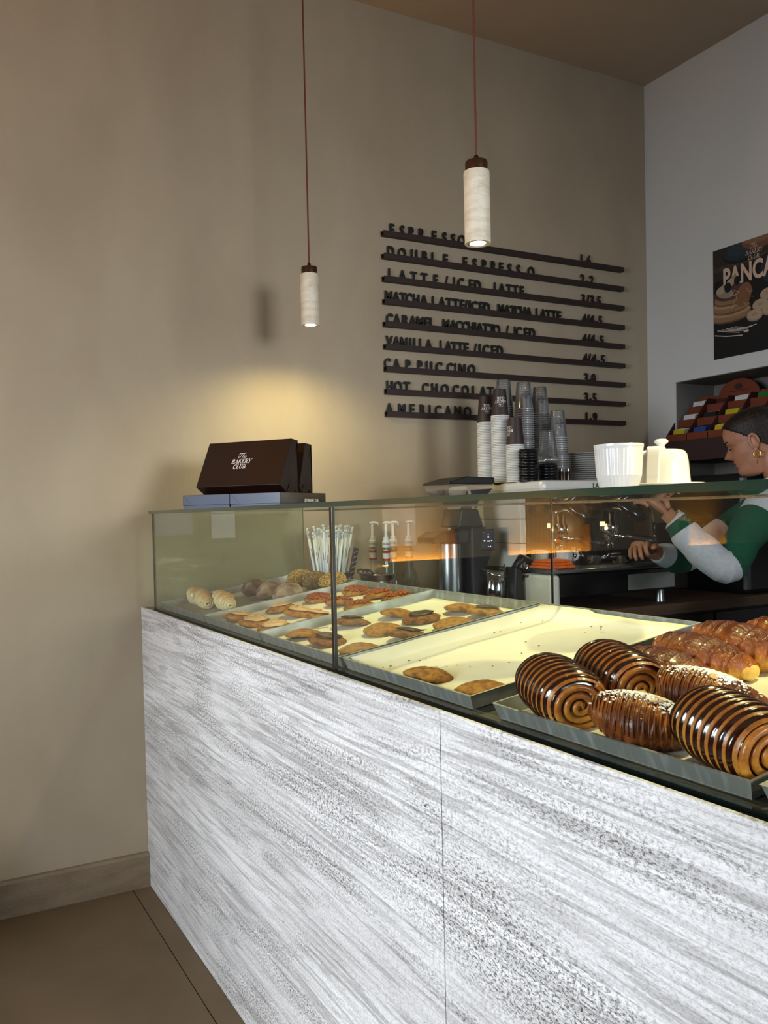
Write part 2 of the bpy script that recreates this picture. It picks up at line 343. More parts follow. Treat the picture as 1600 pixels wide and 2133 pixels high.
# ------------------------------------------------------------------ trays and parchment
def make_tray(L, W, H=.024):
    b = MB(); t = .0016; fl_ = .006
    def ring(o, z): return [(o, o, z), (L-o, o, z), (L-o, W-o, z), (o, W-o, z)]
    R = [ring(fl_, 0), ring(0, H), ring(-.0015+.0, H+.0005), ring(t+.001, H+.0006), ring(fl_+t, t)]
    vs = [v for r in R for v in r]; fs = []
    for i in range(4):
        for k in range(4): fs.append((i*4+k, i*4+(k+1) % 4, (i+1)*4+(k+1) % 4, (i+1)*4+k))
    fs.append((3, 2, 1, 0)); fs.append((16, 17, 18, 19)); b.add(vs, fs); return b
TL = .528
def parchment(L, W, lift=0, seed=1, margin=.012):
    rnd = random.Random(seed); b = MB(); nx, ny = 26, 22; vs = []
    ph = [rnd.uniform(0, 6) for _ in range(6)]
    for i in range(nx+1):
        for j in range(ny+1):
            u = i/nx; v = j/ny; x = margin+(L-2*margin)*u; y = margin+(W-2*margin)*v
            z = .0032+.0007*math.sin(9*u+ph[0]+3*v)+.0007*math.sin(11*v+ph[1]+4*u)+.0004*math.sin(23*u+17*v+ph[2])
            if lift:
                e = max(0, (u-.91)/.09)**1.5; e2 = max(0, (v-.95)/.05)**1.5*.9; z += lift*max(e, e2)*(1-.25*(v < .6)*e)
            vs.append((x, y, z))
    b.add(vs, [(i*(ny+1)+j, (i+1)*(ny+1)+j, (i+1)*(ny+1)+j+1, i*(ny+1)+j+1) for i in range(nx) for j in range(ny)])
    return b
TR = [(-.602, -.128, 'left-most baking tray, holding bread and pale rolls'), (-1.050, -.604, 'baking tray second from the left end, holding frosted cookies'),
      (-1.507, -1.053, 'baking tray left of the glass divider, holding chocolate topped cookies'), (-1.963, -1.519, 'nearly empty baking tray just right of the glass divider'),
      (-2.469, -2.021, 'baking tray full of glazed croissants and chocolate striped swirls'), (-2.93, -2.481, 'baking tray cut off by the lower right picture edge')]
M_parchg = mat('dark_liner', '8f8b80', .7, c2='9a968a', sc_=(5, 5, 5), bump=.3, bsc=(12, 12, 12))
trays = []
for i, (y0, y1, lab) in enumerate(TR):
    o = make_tray(TL, y1-y0).build('baking_tray', M_alu, bevel=0); o.location = (.041, y0, DK(.041)); o.rotation_euler = (0, -TA, 0)
    tag(o, 'aluminium '+lab, 'tray', 'baking trays side by side in the case'); trays.append(o)
    lift = {3: .0225}.get(i, .0)
    p = parchment(TL, y1-y0, lift, i, .013).build('parchment_sheet', M_parchg if i == 0 else M_paper, smooth=2)
    s = p.modifiers.new('thick', 'SOLIDIFY'); s.thickness = .0006; s.offset = -1
    p.location = o.location; p.rotation_euler = o.rotation_euler
    tag(p, ['grey liner under the bread in the left-most tray', 'cream parchment under the frosted cookies', 'cream parchment under the plain and chocolate topped cookies', 'cream parchment lying mostly bare in the nearly empty tray', 'cream parchment under the croissants', 'cream parchment in the tray cut off by the picture edge'][i], 'baking paper', 'parchment sheets in the trays')
M_crumb = mat('dark_crumb', '2b1c10', .8, c2='4a2f16', sc_=(100, 100, 100))
def scatter(name, par, L, W, n, seed, m, s=(.0008, .002)):
    r = random.Random(seed); b = MB()
    for _ in range(n):
        x = r.uniform(.03, L-.05); y = r.uniform(.03, W-.03); q = r.uniform(*s); a = r.uniform(0, 3)
        b.ell((x, y, .0052), (q*(1+r.random()), q, q*.5), 5, 3)
    o = b.build(name, m, par); o['kind'] = 'stuff'; return o
pp = [o for o in bpy.data.objects if o.name.startswith('parchment_sheet')]
pp.sort(key=lambda o: -o.location.y)
scatter('crumbs', pp[3], TL, .44, 34, 3, M_crumb); scatter('crumbs', pp[4], TL, .44, 40, 4, mat('croissant_crumb', '8a4a16', .8, c2='c07a2c')); scatter('crumbs', pp[2], TL, .45, 14, 5, M_crumb)

# ------------------------------------------------------------------ cookies
def nz3(p, s): 
    from mathutils import noise
    return noise.noise(Vector(p)*s)
M_cook = mat('cookie_dough', '54300f', .8, c2='a8752c', sc_=(75, 75, 75), det=9, lo=.30, hi=.60, bump=1, bsc=(150, 150, 150), c3='8e5c20')
M_cookd = mat('cookie_dough_dark', '42230b', .8, c2='8f5722', sc_=(80, 80, 80), det=9, lo=.32, hi=.62, bump=1, bsc=(170, 170, 170))
M_choc = mat('chocolate_topping', '2b1811', .38, c2='3b241a', sc_=(60, 60, 60), bump=.6, bsc=(110, 110, 110))
M_cream = mat('peanut_cream', 'c39a68', .5, c2='d8b382', sc_=(60, 20, 60), bump=.5, bsc=(90, 90, 90))
M_crumble = mat('caramel_crumble', '6e2d0a', .6, c2='a8520f', sc_=(120, 120, 120), bump=.7, bsc=(200, 200, 200))
def blob_disc(R, H, seed, n=36, m=9, amp=.05, name='cookie', ex=2.2):
    r = random.Random(seed); off = r.uniform(0, 50); b = MB(); vs = []
    for j in range(m+1):
        t = j/m; 
        for k in range(n):
            a = 2*PI*k/n; ra = R*(1+amp*nz3((math.cos(a)*1.3+off, math.sin(a)*1.3, 0), 1))
            if j <= 3: rr = ra*(.90+.10*math.sin(PI/2*j/3)); z = H*.34*j/3
            else:
                q = (m-j)/(m-3); rr = ra*q; z = H*(.34+.66*(1-q**ex))
            x, y = rr*math.cos(a), rr*math.sin(a); z += .0013*nz3((x+off, y, z), 90)+.0016*nz3((x+off, y, z), 34) if j > 0 else 0
            vs.append((x, y, z))
    fs = [(j*n+k, j*n+(k+1) % n, (j+1)*n+(k+1) % n, (j+1)*n+k) for j in range(m-0) for k in range(n)]
    fs.append(tuple(range(n-1, -1, -1))); b.add(vs, fs); return b
def cookie(x, y, kind, lab, grp, seed, R=.05):
    H = .021
    t = thing('cookie', lab, 'cookie', (x, y, DK(x)+.0045), (0, -TA, random.Random(seed).uniform(0, 6)), grp)
    blob_disc(R*.97, H, seed).build('biscuit', M_cookd if kind == 'choc' and seed % 2 else M_cook, t, smooth=2)
    r = random.Random(seed+99)
    if kind == 'choc':
        b = blob_disc(R*.62, .004, seed+5, 30, 7, .22, ex=4); b.v = [(v[0], v[1], v[2]+H-.0008-.095*(v[0]**2+v[1]**2)/R) for v in b.v]; b.build('chocolate_topping', M_choc, t, smooth=2)
    elif kind == 'cream':
        b = blob_disc(R*.68, .0045, seed+5, 30, 7, .2, ex=4); b.v = [(v[0], v[1], v[2]+H-.0012-.095*(v[0]**2+v[1]**2)/R) for v in b.v]
        for _ in range(9):
            a = r.uniform(0, PI); cx, cy = r.uniform(-.012, .012), r.uniform(-.012, .012); l = r.uniform(.008, .018)
            b.tube([(cx-l*math.cos(a), cy-l*math.sin(a), H+.002), (cx, cy, H+.0055), (cx+l*math.cos(a), cy+l*math.sin(a), H+.002)], [.0004, .0016, .0004], 6)
        b.build('peanut_cream', M_cream, t, smooth=2)
    elif kind == 'crumble':
        b = MB()
        for _ in range(170):
            a = r.uniform(0, 2*PI); q = math.sqrt(r.random())*R*.78; s_ = r.uniform(.0018, .0042); hh = H*(1-.35*(q/R)**2)+r.uniform(-.001, .004)*(1-q/R)
            b.ell((q*math.cos(a), q*math.sin(a), hh), (s_*1.5, s_, s_*.8), 6, 4)
        o = b.build('crumble_topping', M_crumble, t, smooth=2); o['kind'] = 'stuff'
    return t
PLACE2 = ['front left', 'front middle', 'front right']
rows2 = [('cream', .112, [-.703, -.839, -.984], 'nearest the front glass'), ('cream', .240, [-.723, -.850, -.966], 'in the second row from the front glass'),
         ('crumble', .370, [-.705, -.850, -.968], 'in the third row from the front glass'), ('crumble', .488, [-.724, -.865, -.975], 'in the rear row')]
sd = 11
for kind, x, yy, where in rows2:
    for k, y in enumerate(yy):
        sd += 1; nm = {'cream': 'cookie spread with tan peanut cream', 'crumble': 'cookie heaped with orange brown crumble'}[kind]
        cookie(x, y, kind, f'{nm}, {["leftmost", "middle", "rightmost"][k]} one {where}', 'frosted cookies in the second tray', sd, .051 if kind == 'cream' else .047)
rows3 = [(.120, [(-1.152, 'plain'), (-1.280, 'choc'), (-1.438, 'plain')], 'nearest the front glass'), (.250, [(-1.151, 'choc'), (-1.313, 'plain'), (-1.430, 'choc')], 'in the second row'),
         (.365, [(-1.188, 'plain'), (-1.299, 'choc'), (-1.437, 'plain')], 'in the third row'), (.476, [(-1.316, 'plain'), (-1.414, 'choc')], 'in the rear row')]
for x, l, where in rows3:
    for k, (y, kind) in enumerate(l):
        sd += 1; nm = 'plain golden cookie' if kind == 'plain' else 'cookie topped with dark chocolate'
        cookie(x, y, kind, f'{nm}, {(["left", "middle", "right"] if len(l) == 3 else ["left", "right"])[k]} one {where} by the divider', 'cookies in the third tray', sd, .05)
cookie(.094, -1.755, 'plain', 'lone golden cookie, left of the two in the nearly empty tray', 'cookies in the nearly empty tray', 61, .049)
cookie(.094, -1.906, 'plain', 'golden cookie in the front right corner of the nearly empty tray', 'cookies in the nearly empty tray', 62, .049)

# ------------------------------------------------------------------ breads and rolls
M_rye = mat('floured_rye', '6a4a34', .85, c2='b9a58c', sc_=(22, 22, 22), det=7, lo=.35, hi=.62, bump=.6, bsc=(80, 80, 80))
M_rye2 = mat('floured_rye_dark', '4f3324', .85, c2='a8927c', sc_=(24, 24, 24), det=7, lo=.42, hi=.7, bump=.6, bsc=(80, 80, 80))
M_seedb = mat('seeded_crust', '5c4626', .85, c2='90743f', sc_=(90, 90, 90), bump=.8, bsc=(140, 140, 140))
M_seed = mat('yellow_seed', 'd8b454', .6, c2='b58f3c', sc_=(200, 200, 200)); M_seed2 = mat('dark_seed', '4a3b22', .6, c2='7a6238', sc_=(200, 200, 200))
def loaf(x, y, L, W, H, rz, m, lab, grp, seed, seeds=0, smats=None):
    t = thing('bread_roll', lab, 'bread', (x, y, DK(x)+.0045), (0, -TA, rz), grp); r = random.Random(seed); off = r.uniform(0, 9)
    def fn(d):
        q = 1+.07*nz3((d.x*2+off, d.y*2, d.z*2), 1.5)+.02*nz3((d.x*6+off, d.y*6, d.z*6), 2)
        if abs(d.y) < .16 and d.z > .3: q -= .06*(1-abs(d.y)/.16)
        return q
    b = MB().ell((0, 0, H*.42), (L/2, W/2, H*.6), 40, 20, fn=fn); b.v = [(v[0], v[1], max(0, v[2])) for v in b.v]
    b.build('crust', m, t, smooth=2)
    if seeds:
        s1, s2 = MB(), MB()
        for _ in range(seeds):
            a = r.uniform(0, 2*PI); ph = math.asin(r.uniform(-.1, 1)); d = Vector((math.cos(ph)*math.cos(a), math.cos(ph)*math.sin(a), math.sin(ph))); q = fn(d)
            c = (L/2*d.x*q, W/2*d.y*q, H*.42+H*.6*d.z*q); u = r.uniform(.0011, .002)
            (s1 if r.random() < smats[1] else s2).ell(c, (u*1.6, u*1.1, u), 5, 3)
        o = s1.build('seeds', M_seed, t); o['kind'] = 'stuff'; o = s2.build('seeds', M_seed2, t); o['kind'] = 'stuff'
R = math.radians
loaf(.328, -.286, .112, .066, .052, R(20), M_rye2, 'dark floured rye roll, leftmost of the three grey rolls', 'floured rye rolls', 1)
loaf(.332, -.415, .118, .066, .052, R(24), M_rye, 'floured grey rye roll, middle of the three grey rolls', 'floured rye rolls', 2)
loaf(.337, -.545, .120, .068, .05, R(22), M_rye, 'pale floured rye roll, rightmost of the three grey rolls', 'floured rye rolls', 3)
loaf(.478, -.325, .10, .07, .056, R(15), M_seedb, 'roll crusted with yellow seeds, left of the brown roll', 'seeded rolls', 4, 900, (0, .75))
loaf(.486, -.436, .10, .068, .055, R(25), M_seedb, 'brown poppy coloured roll between the two yellow seeded rolls', 'seeded rolls', 5, 500, (0, .12))
loaf(.500, -.545, .10, .07, .055, R(10), M_seedb, 'yellow seeded roll right of the brown roll, behind the glass joint', 'seeded rolls', 6, 1000, (0, .85))


def bake(name, low, mid, top, z0, z1, rough, coat, nscale, bump, bsc, amp=.5):
    m = mat(name, mid, rough, bump=bump, bsc=bsc, coat=coat); nt = m.node_tree; n = nt.nodes; L = nt.links; b = n['Principled BSDF']
    tc = n.new('ShaderNodeTexCoord'); sx = n.new('ShaderNodeSeparateXYZ'); L.new(tc.outputs['Object'], sx.inputs[0])
    mr = n.new('ShaderNodeMapRange'); mr.inputs[1].default_value = z0; mr.inputs[2].default_value = z1; L.new(sx.outputs[2], mr.inputs[0])
    mp = n.new('ShaderNodeMapping'); mp.inputs['Scale'].default_value = nscale; L.new(tc.outputs['Object'], mp.inputs[0])
    t = n.new('ShaderNodeTexNoise'); t.inputs['Scale'].default_value = 1; t.inputs['Detail'].default_value = 7; t.inputs['Roughness'].default_value = .65; L.new(mp.outputs[0], t.inputs[0])
    a = n.new('ShaderNodeMath'); a.operation = 'MULTIPLY_ADD'; a.inputs[1].default_value = amp*2; L.new(t.outputs['Fac'], a.inputs[0])
    s = n.new('ShaderNodeMath'); s.operation = 'SUBTRACT'; s.inputs[1].default_value = amp; L.new(mr.outputs[0], s.inputs[0]); L.new(s.outputs[0], a.inputs[2])
    r = n.new('ShaderNodeValToRGB'); e = r.color_ramp.elements; e[0].position = .08; e[0].color = lin(low); e[1].position = .95; e[1].color = lin(top); q = e.new(.5); q.color = lin(mid)
    L.new(a.outputs[0], r.inputs[0]); L.new(r.outputs[0], b.inputs['Base Color']); return m
M_pale = bake('pale_bun', 'e3d3a6', 'dcc48e', 'b98748', .012, .058, .5, .15, (18, 18, 30), .2, (60, 60, 60), .28)
def swirl_bun(x, y, rz, L, lab, seed):
    t = thing('swirl_bun', lab, 'bun', (x, y, DK(x)+.0045), (0, -TA, rz), 'pale shell shaped rolls'); n = 120; b = MB(); ns = 26; vs = []; Rr = .028
    for i in range(n+1):
        u = i/n; xx = (u-.5)*L; env = math.sin(PI*min(1, max(0, u*.92+.04)))**.45; r0 = Rr*(.30+.70*env)*(.86+.20*abs(math.sin(u*PI*5.5)))
        for k in range(ns):
            a = 2*PI*k/ns; ridge = 1+.10*abs(math.sin(a*1.0+u*7*PI)); q = r0*(1+.05*math.sin(a*2+u*20))
            vs.append((xx, q*math.cos(a)*1.05, max(0, Rr*.95+q*math.sin(a))))
    b.add(vs, [(i*ns+k, i*ns+(k+1) % ns, (i+1)*ns+(k+1) % ns, (i+1)*ns+k) for i in range(n) for k in range(ns)]); b.build('crust', M_pale, t, smooth=2)
    for e in (-1, 1):   # curled spiral ends
        s_ = MB(); pts = []
        for i in range(60):
            a = i/60*2.6*2*PI; r0 = .0215*(1-i/66); pts.append((e*(L/2-.004+.008*i/60), r0*math.cos(a), Rr*.95+r0*math.sin(a)))
        s_.tube(pts, .0052, 8); s_.build('curl', M_pale, t, smooth=2)
swirl_bun(.140, -.205, R(86), .085, 'pale rolled bun with a browned spiral end, leftmost in the tray', 1)
swirl_bun(.132, -.325, R(80), .11, 'pale shell shaped bun in the middle of the three', 2)
swirl_bun(.155, -.452, R(88), .11, 'pale ridged shell bun, rightmost of the three', 3)

# ------------------------------------------------------------------ croissants
M_lam = mat('laminated_pastry', '8a4610', .38, c2='d08a2c', sc_=(10, 60, 14), det=4, lo=.3, hi=.75, bump=.45, bsc=(30, 120, 40), coat=.35, c3='a85e18')
M_chs = mat('chocolate_stripe', '1c0904', .12, c2='321006', sc_=(30, 30, 30), coat=.8, bump=.15, bsc=(60, 60, 60))
M_glz = mat('glazed_crust', '5a210a', .18, c2='c8711c', sc_=(26, 20, 26), det=5, lo=.30, hi=.72, bump=.6, bsc=(60, 90, 60), coat=.9, c3='94420f')
M_pl = mat('pale_layers', 'd8a03c', .55, c2='ecc562', sc_=(20, 120, 60), bump=.4, bsc=(20, 20, 200))
M_alm = mat('almond_flake', 'c99a5c', .55, c2='e2bd86', sc_=(100, 100, 100)); M_sug = mat('icing_sugar', 'ece7e2', .9, c2='ffffff', sc_=(200, 200, 200))
M_glz = bake('glazed_crust', 'e0a63c', 'ac5c18', '5a220a', .010, .060, .3, .35, (60, 40, 60), 1, (90, 190, 120), .40)
M_almc = bake('almond_croissant_crust', 'a9662a', '6e3510', '2f1207', .0, .07, .5, .08, (14, 90, 30), .8, (24, 200, 60), .7)
M_lam = bake('laminated_pastry', 'c98a34', 'a5601a', '7d400f', .0, .09, .4, .3, (20, 60, 60), .4, (30, 120, 120), .8)
def stripe_roll(x, y, rz, L, Rr, lab, seed):
    t = thing('chocolate_striped_roll', lab, 'pastry', (x, y, DK(x)+.0045), (0, -TA, rz), 'chocolate striped rolls')
    rnd = random.Random(seed); n = 120; ns = 40; NB = 9; b = MB(); vs = []; rows = []
    for i in range(n+1):
        u = i/n; env = 1-.16*abs(2*u-1)**4; s_ = (u*NB) % 1; dark = s_ > .36
        for k in range(ns):
            a = 2*PI*k/ns
            rr = Rr*env*(1+(.04 if dark else -.02)*min(1, 4*min(abs(s_-.36), abs(1-s_)))+.02*nz3((u*3+seed, math.cos(a), math.sin(a)), 1.4))
            vs.append(((u-.5)*L+.006*math.cos(a), rr*1.06*math.cos(a), max(0, Rr*.86+rr*.95*math.sin(a))))
    bl, dk = [], []
    for i in range(n):
        f = [(i*ns+k, i*ns+(k+1) % ns, (i+1)*ns+(k+1) % ns, (i+1)*ns+k) for k in range(ns)]
        (dk if (((i+.5)/n*NB) % 1) > .36 else bl).extend(f)
    bb_ = MB(); bb_.add(vs, bl, 0); bb_.add(vs, dk, 1); bb_.build('striped_body', [M_lam, M_chs], t, smooth=2, merge=True)
    for e in (-1, 1):  # spiral end: a wound sheet with darker grooves between the turns
        sp = MB(); N = 170; pts = []; turns = 3.2
        for i in range(N):
            q = i/N; a = q*turns*2*PI+1.2+seed; r0 = Rr*.80*(1-q)+.0005
            pts.append((e*(L/2-.003+.006*q), r0*1.06*math.cos(a), Rr*.86+r0*.95*math.sin(a)))
        sp.tube(pts, [.0056*(1-.3*i/N) for i in range(N)], 8, flat=1.0); sp.build('spiral_layers', M_lam, t, smooth=2)
        MB().ell((e*(L/2-.006), 0, Rr*.86), (.007, Rr*.88, Rr*.80), 24, 8).build('spiral_filling', M_chs, t, smooth=2)
stripe_roll(.092, -2.108, R(74), .122, .047, 'chocolate striped spiral roll in the front left corner of the croissant tray', 1)
stripe_roll(.195, -2.120, R(76), .120, .046, 'chocolate striped spiral roll behind the front left one', 2)
stripe_roll(.095, -2.400, R(80), .112, .047, 'chocolate striped spiral roll at the front right, beside the tray corner', 3)

def croissant(name, x, y, rz, L, Rr, lab, grp, seed, m, curve=.25, steps=7, flat=.85, endm=None, fold=.0013, nf=0, sawa=.10, cut=False):
    t = thing(name, lab, 'pastry', (x, y, DK(x)+.0045), (0, -TA, rz), grp); n = 110; ns = 36; vs = []
    for i in range(n+1):
        u = i/n; env = math.sin(PI*(.06+.88*u))**.62; st = abs((u-.5)*2)*steps; saw = 1-(st % 1)**1.5
        xx = (u-.5)*L; yy = curve*L*(1-(2*u-1)**2)-curve*L*.5
        for k in range(ns):
            a = 2*PI*k/ns; tw = .12*math.sin(3*a+u*9+seed)
            rr = Rr*env*(.90+sawa*saw+.05*nz3((u*5+seed, math.cos(a)*1.2, math.sin(a)*1.2), 1.3)+.03*nz3((u*16+seed, math.cos(a)*4, math.sin(a)*4), 1.3)+.03*tw)
            vs.append((xx, yy+rr*1.1*math.cos(a), max(0, Rr*flat*.9+rr*flat*math.sin(a))))
    b = MB(); up = []; lo = []
    for i in range(n):
        for k in range(ns):
            f = (i*ns+k, i*ns+(k+1) % ns, (i+1)*ns+(k+1) % ns, (i+1)*ns+k); zz = sum(vs[q][2] for q in f)/4
            (lo if endm and (zz < Rr*.55+.004*nz3(vs[f[0]], 60)) else up).append(f)
    b.add(vs, up, 0); b.add(vs, lo, 1); b.add(vs, [tuple(range(ns-1, -1, -1)), tuple(range(n*ns, (n+1)*ns))], 1)
    b.build('crust', [m, endm or m], t, smooth=2, merge=True)
    # raised laminated folds wound round the body
    f_ = MB()
    nf = nf or steps+3
    for q in range(1, nf):
        u = q/nf; env = math.sin(PI*(.06+.88*u))**.62; pts = []
        for k in range(13):
            a = -.25+k/12*(PI+.5); uu = u+.05*math.sin(a*1.0)-.02; xx = (uu-.5)*L; yy = curve*L*(1-(2*uu-1)**2)-curve*L*.5
            rr = Rr*env*1.0; pts.append((xx, yy+rr*1.1*math.cos(a), max(.001, Rr*flat*.9+rr*flat*math.sin(a))))
        f_.tube(pts, [.0008+fold*math.sin(PI*k/12) for k in range(13)], 6, flat=.8)
    f_.build('folds', m, t, smooth=2)
    if cut:
        u = .955; env = math.sin(PI*(.06+.88*u))**.62; c = MB(); xx = -(u-.5)*L; yy = curve*L*(1-(2*u-1)**2)-curve*L*.5
        c.ell((xx-Rr*.05, yy, Rr*flat*.80), (Rr*.26, Rr*env*.98, Rr*env*flat*.86), 28, 14, fn=lambda d: 1+.05*math.sin(14*math.hypot(d.y, d.z)+3*math.atan2(d.z, d.y))); c.v = [(v[0], v[1], max(0, v[2])) for v in c.v]; c.build('cut_end', M_pl, t, smooth=2)
    return t
def almonds(t, Rr, L, seed, n=8, curve=.2, flat=.85):
    r = random.Random(seed); top = Rr*flat*1.86
    for _ in range(n):
        b = MB(); b.M = Matrix.Translation((r.uniform(-.3, .22)*L*.5, r.uniform(-.014, .016)+curve*L*.35, top-.002+r.uniform(-.002, .003))) @ Matrix.Rotation(r.uniform(0, 6), 4, 'Z') @ Matrix.Rotation(r.uniform(-.5, .5), 4, 'X')
        b.ell((0, 0, 0), (.0105, .006, .0009), 12, 4); b.build('almond_flake', M_alm, t, smooth=2)
    b = MB()
    for _ in range(900):
        a = r.gauss(0, .16)*L; c = r.gauss(0, .012); q = r.uniform(.0008, .0018); zz = top+.0022-(a/L)**2*Rr*1.5-c*c*14+r.uniform(-.001, .001)
        b.ell((a, c+curve*L*.4, zz), (q*1.5, q*1.5, q*.6), 5, 3)
    o = b.build('icing_sugar', M_sug, t); o['kind'] = 'stuff'
M_almc = mat('almond_croissant_crust', '4a1f0a', .42, c2='b06a20', sc_=(12, 50, 16), det=5, lo=.3, hi=.78, bump=.7, bsc=(30, 140, 60), coat=.2, c3='7c3f12')
t = croissant('almond_croissant', .082, -2.27, R(120), .135, .042, 'almond croissant with icing sugar between the two front striped rolls', 'almond croissants', 3, M_almc, .12, 6, fold=.0011, nf=22); almonds(t, .042, .135, 1, curve=.12)
t = croissant('almond_croissant', .205, -2.27, R(105), .15, .042, 'almond croissant with icing sugar, behind the front almond croissant', 'almond croissants', 5, M_almc, .15, 7, fold=.0011, nf=24); almonds(t, .042, .15, 2, curve=.15)
croissant('glazed_croissant', .272, -2.140, R(100), .15, .040, 'glazed croissant next behind the second striped roll', 'glazed croissants', 7, M_glz, .08, 4, .82, fold=.0006, nf=6, sawa=.17, cut=True)
croissant('glazed_croissant', .352, -2.135, R(98), .165, .042, 'glazed croissant, second from the front of the rear row', 'glazed croissants', 8, M_glz, .10, 4, .82, fold=.0006, nf=6, sawa=.17, cut=True)
croissant('glazed_croissant', .430, -2.150, R(98), .175, .043, 'glazed croissant, third from the front, beside the tray rim', 'glazed croissants', 9, M_glz, .08, 4, .82, fold=.0006, nf=6, sawa=.17, cut=True)
croissant('glazed_croissant', .500, -2.200, R(98), .175, .040, 'glazed croissant rearmost in the tray, cut by the picture edge', 'glazed croissants', 10, M_glz, .06, 4, .82, fold=.0006, nf=6, sawa=.17, cut=True)
# ------------------------------------------------------------------ pendant lamps
def pendant(y, lab, power=9, cone=152):
    zb = 1.982; t = thing('pendant_lamp', lab, 'lamp', (.553, y, zb), (0, 0, 0), 'travertine pendant lamps over the case')
    b = MB(); b.lathe([(.0255, .02), (.0255, 0.0), (.0325, 0), (.0325, .174), (.0315, .178), (.028, .178)], 40, cap=False); b.build('stone_shade', M_trav, t, smooth=True)
    MB().lathe([(.0, .178), (.0278, .178), (.0282, .2), (.0272, .203), (0, .203)], 32, cap=False).build('metal_cap', M_cap, t, smooth=True)
    MB().lathe([(.006, .203), (.0062, .216), (.0045, .219), (0, .219)], 16, cap=False).build('cord_grip', M_bk, t, smooth=True)
    MB().tube([(0, 0, .215), (0, 0, ZC-zb-.02)], .0028, 10).build('cord', M_cord, t, smooth=True)
    MB().lathe([(0.0, ZC-zb-.001), (.05, ZC-zb-.001), (.05, ZC-zb-.022), (0, ZC-zb-.022)], 28, cap=False).build('ceiling_rose', M_cap, t, smooth=True)
    MB().lathe([(.0255, .003), (.0205, .001), (.0205, .01), (.0255, .01)], 32, cap=False).build('retaining_ring', M_steel, t, smooth=True)
    MB().lathe([(0, .004), (.0205, .005), (.0205, .008), (0, .008)], 28, cap=False).build('lens', M_bulb, t, smooth=True)
    l = bpy.data.lights.new('lamp_light', 'SPOT'); l.energy = power; l.color = (1.0, .84, .38); l.spot_size = math.radians(cone); l.spot_blend = .8; l.shadow_soft_size = .018
    o = bpy.data.objects.new('lamp_light', l); COL.objects.link(o); o.parent = t; o.location = (0, 0, -.003)
pendant(-.30, 'stone cylinder pendant lamp nearest the plaster wall, above the dark cake boxes', PA, 156)
pendant(-1.30, 'stone cylinder pendant lamp hanging larger in front of the drinks board', PB, 112)
pendant(-2.30, 'third stone pendant lamp in the row, outside the picture to the right', PB, 112)
pendant(-3.30, 'fourth stone pendant lamp in the row, behind the viewer', PB, 112)

# ------------------------------------------------------------------ drinks board: rails with loose letters
ZR = [2.4507, 2.3592, 2.2677, 2.1762, 2.0847, 1.9933, 1.9019, 1.8104, 1.7189]
X0, X1 = 1.018, 2.339
MENU = [
 ('ESPRESSO', [195,252,300,357,427,484,532,580], '1.6', [1237,1257,1277]),
 ('DOUBLE ESPRESSO', [187,249,315,372,422,487,None,594,647,698,750,793,840,888,958], '2.2', [1240,1266,1290]),
 ('LATTE/ICED LATTE', [182,248,310,368,430,490,533,570,625,662,None,762,795,835,870,905], '3/3.5', [1243,1270,1293,1311,1330]),
 ('MATCHA LATTE/ICED MATCHA LATTE', [170,212,250,283,322,365,None,420,463,503,540,575,597,617,643,680,710,None,787,823,855,880,910,942,None,990,1020,1050,1080,1108], '4/4.5', [1248,1270,1292,1314,1336]),
 ('CARAMEL MACCHIATTO / ICED', [172,213,258,300,340,378,405,None,483,523,555,590,622,645,670,703,735,763,None,820,None,862,885,925,958], '4/4.5', [1248,1272,1294,1318,1342]),
 ('VANILLA LATTE /ICED', [168,208,250,285,313,345,385,None,458,493,527,560,593,None,642,668,702,742,778], '4/4.5', [1250,1273,1298,1322,1347]),
 ('CAPPUCCINO', [155,205,267,333,385,440,500,530,568,620], '3.0', [1253,1274,1293]),
 ('HOT CHOCOLATE', [165,212,260,None,362,413,470,530,582,632,680,722,768], '3.5', [1252,1275,1298]),
 ('AMERICANO', [160,230,285,342,383,430,485,538,592], '1.9', [1252,1275,1299])]
ORD = ['topmost', 'second', 'third', 'fourth', 'fifth', 'sixth', 'seventh', 'eighth', 'lowest']
NTH = ['first', 'second', 'third', 'fourth', 'fifth', 'sixth', 'seventh', 'eighth', 'ninth', 'tenth', 'eleventh', 'twelfth', 'thirteenth', 'fourteenth']
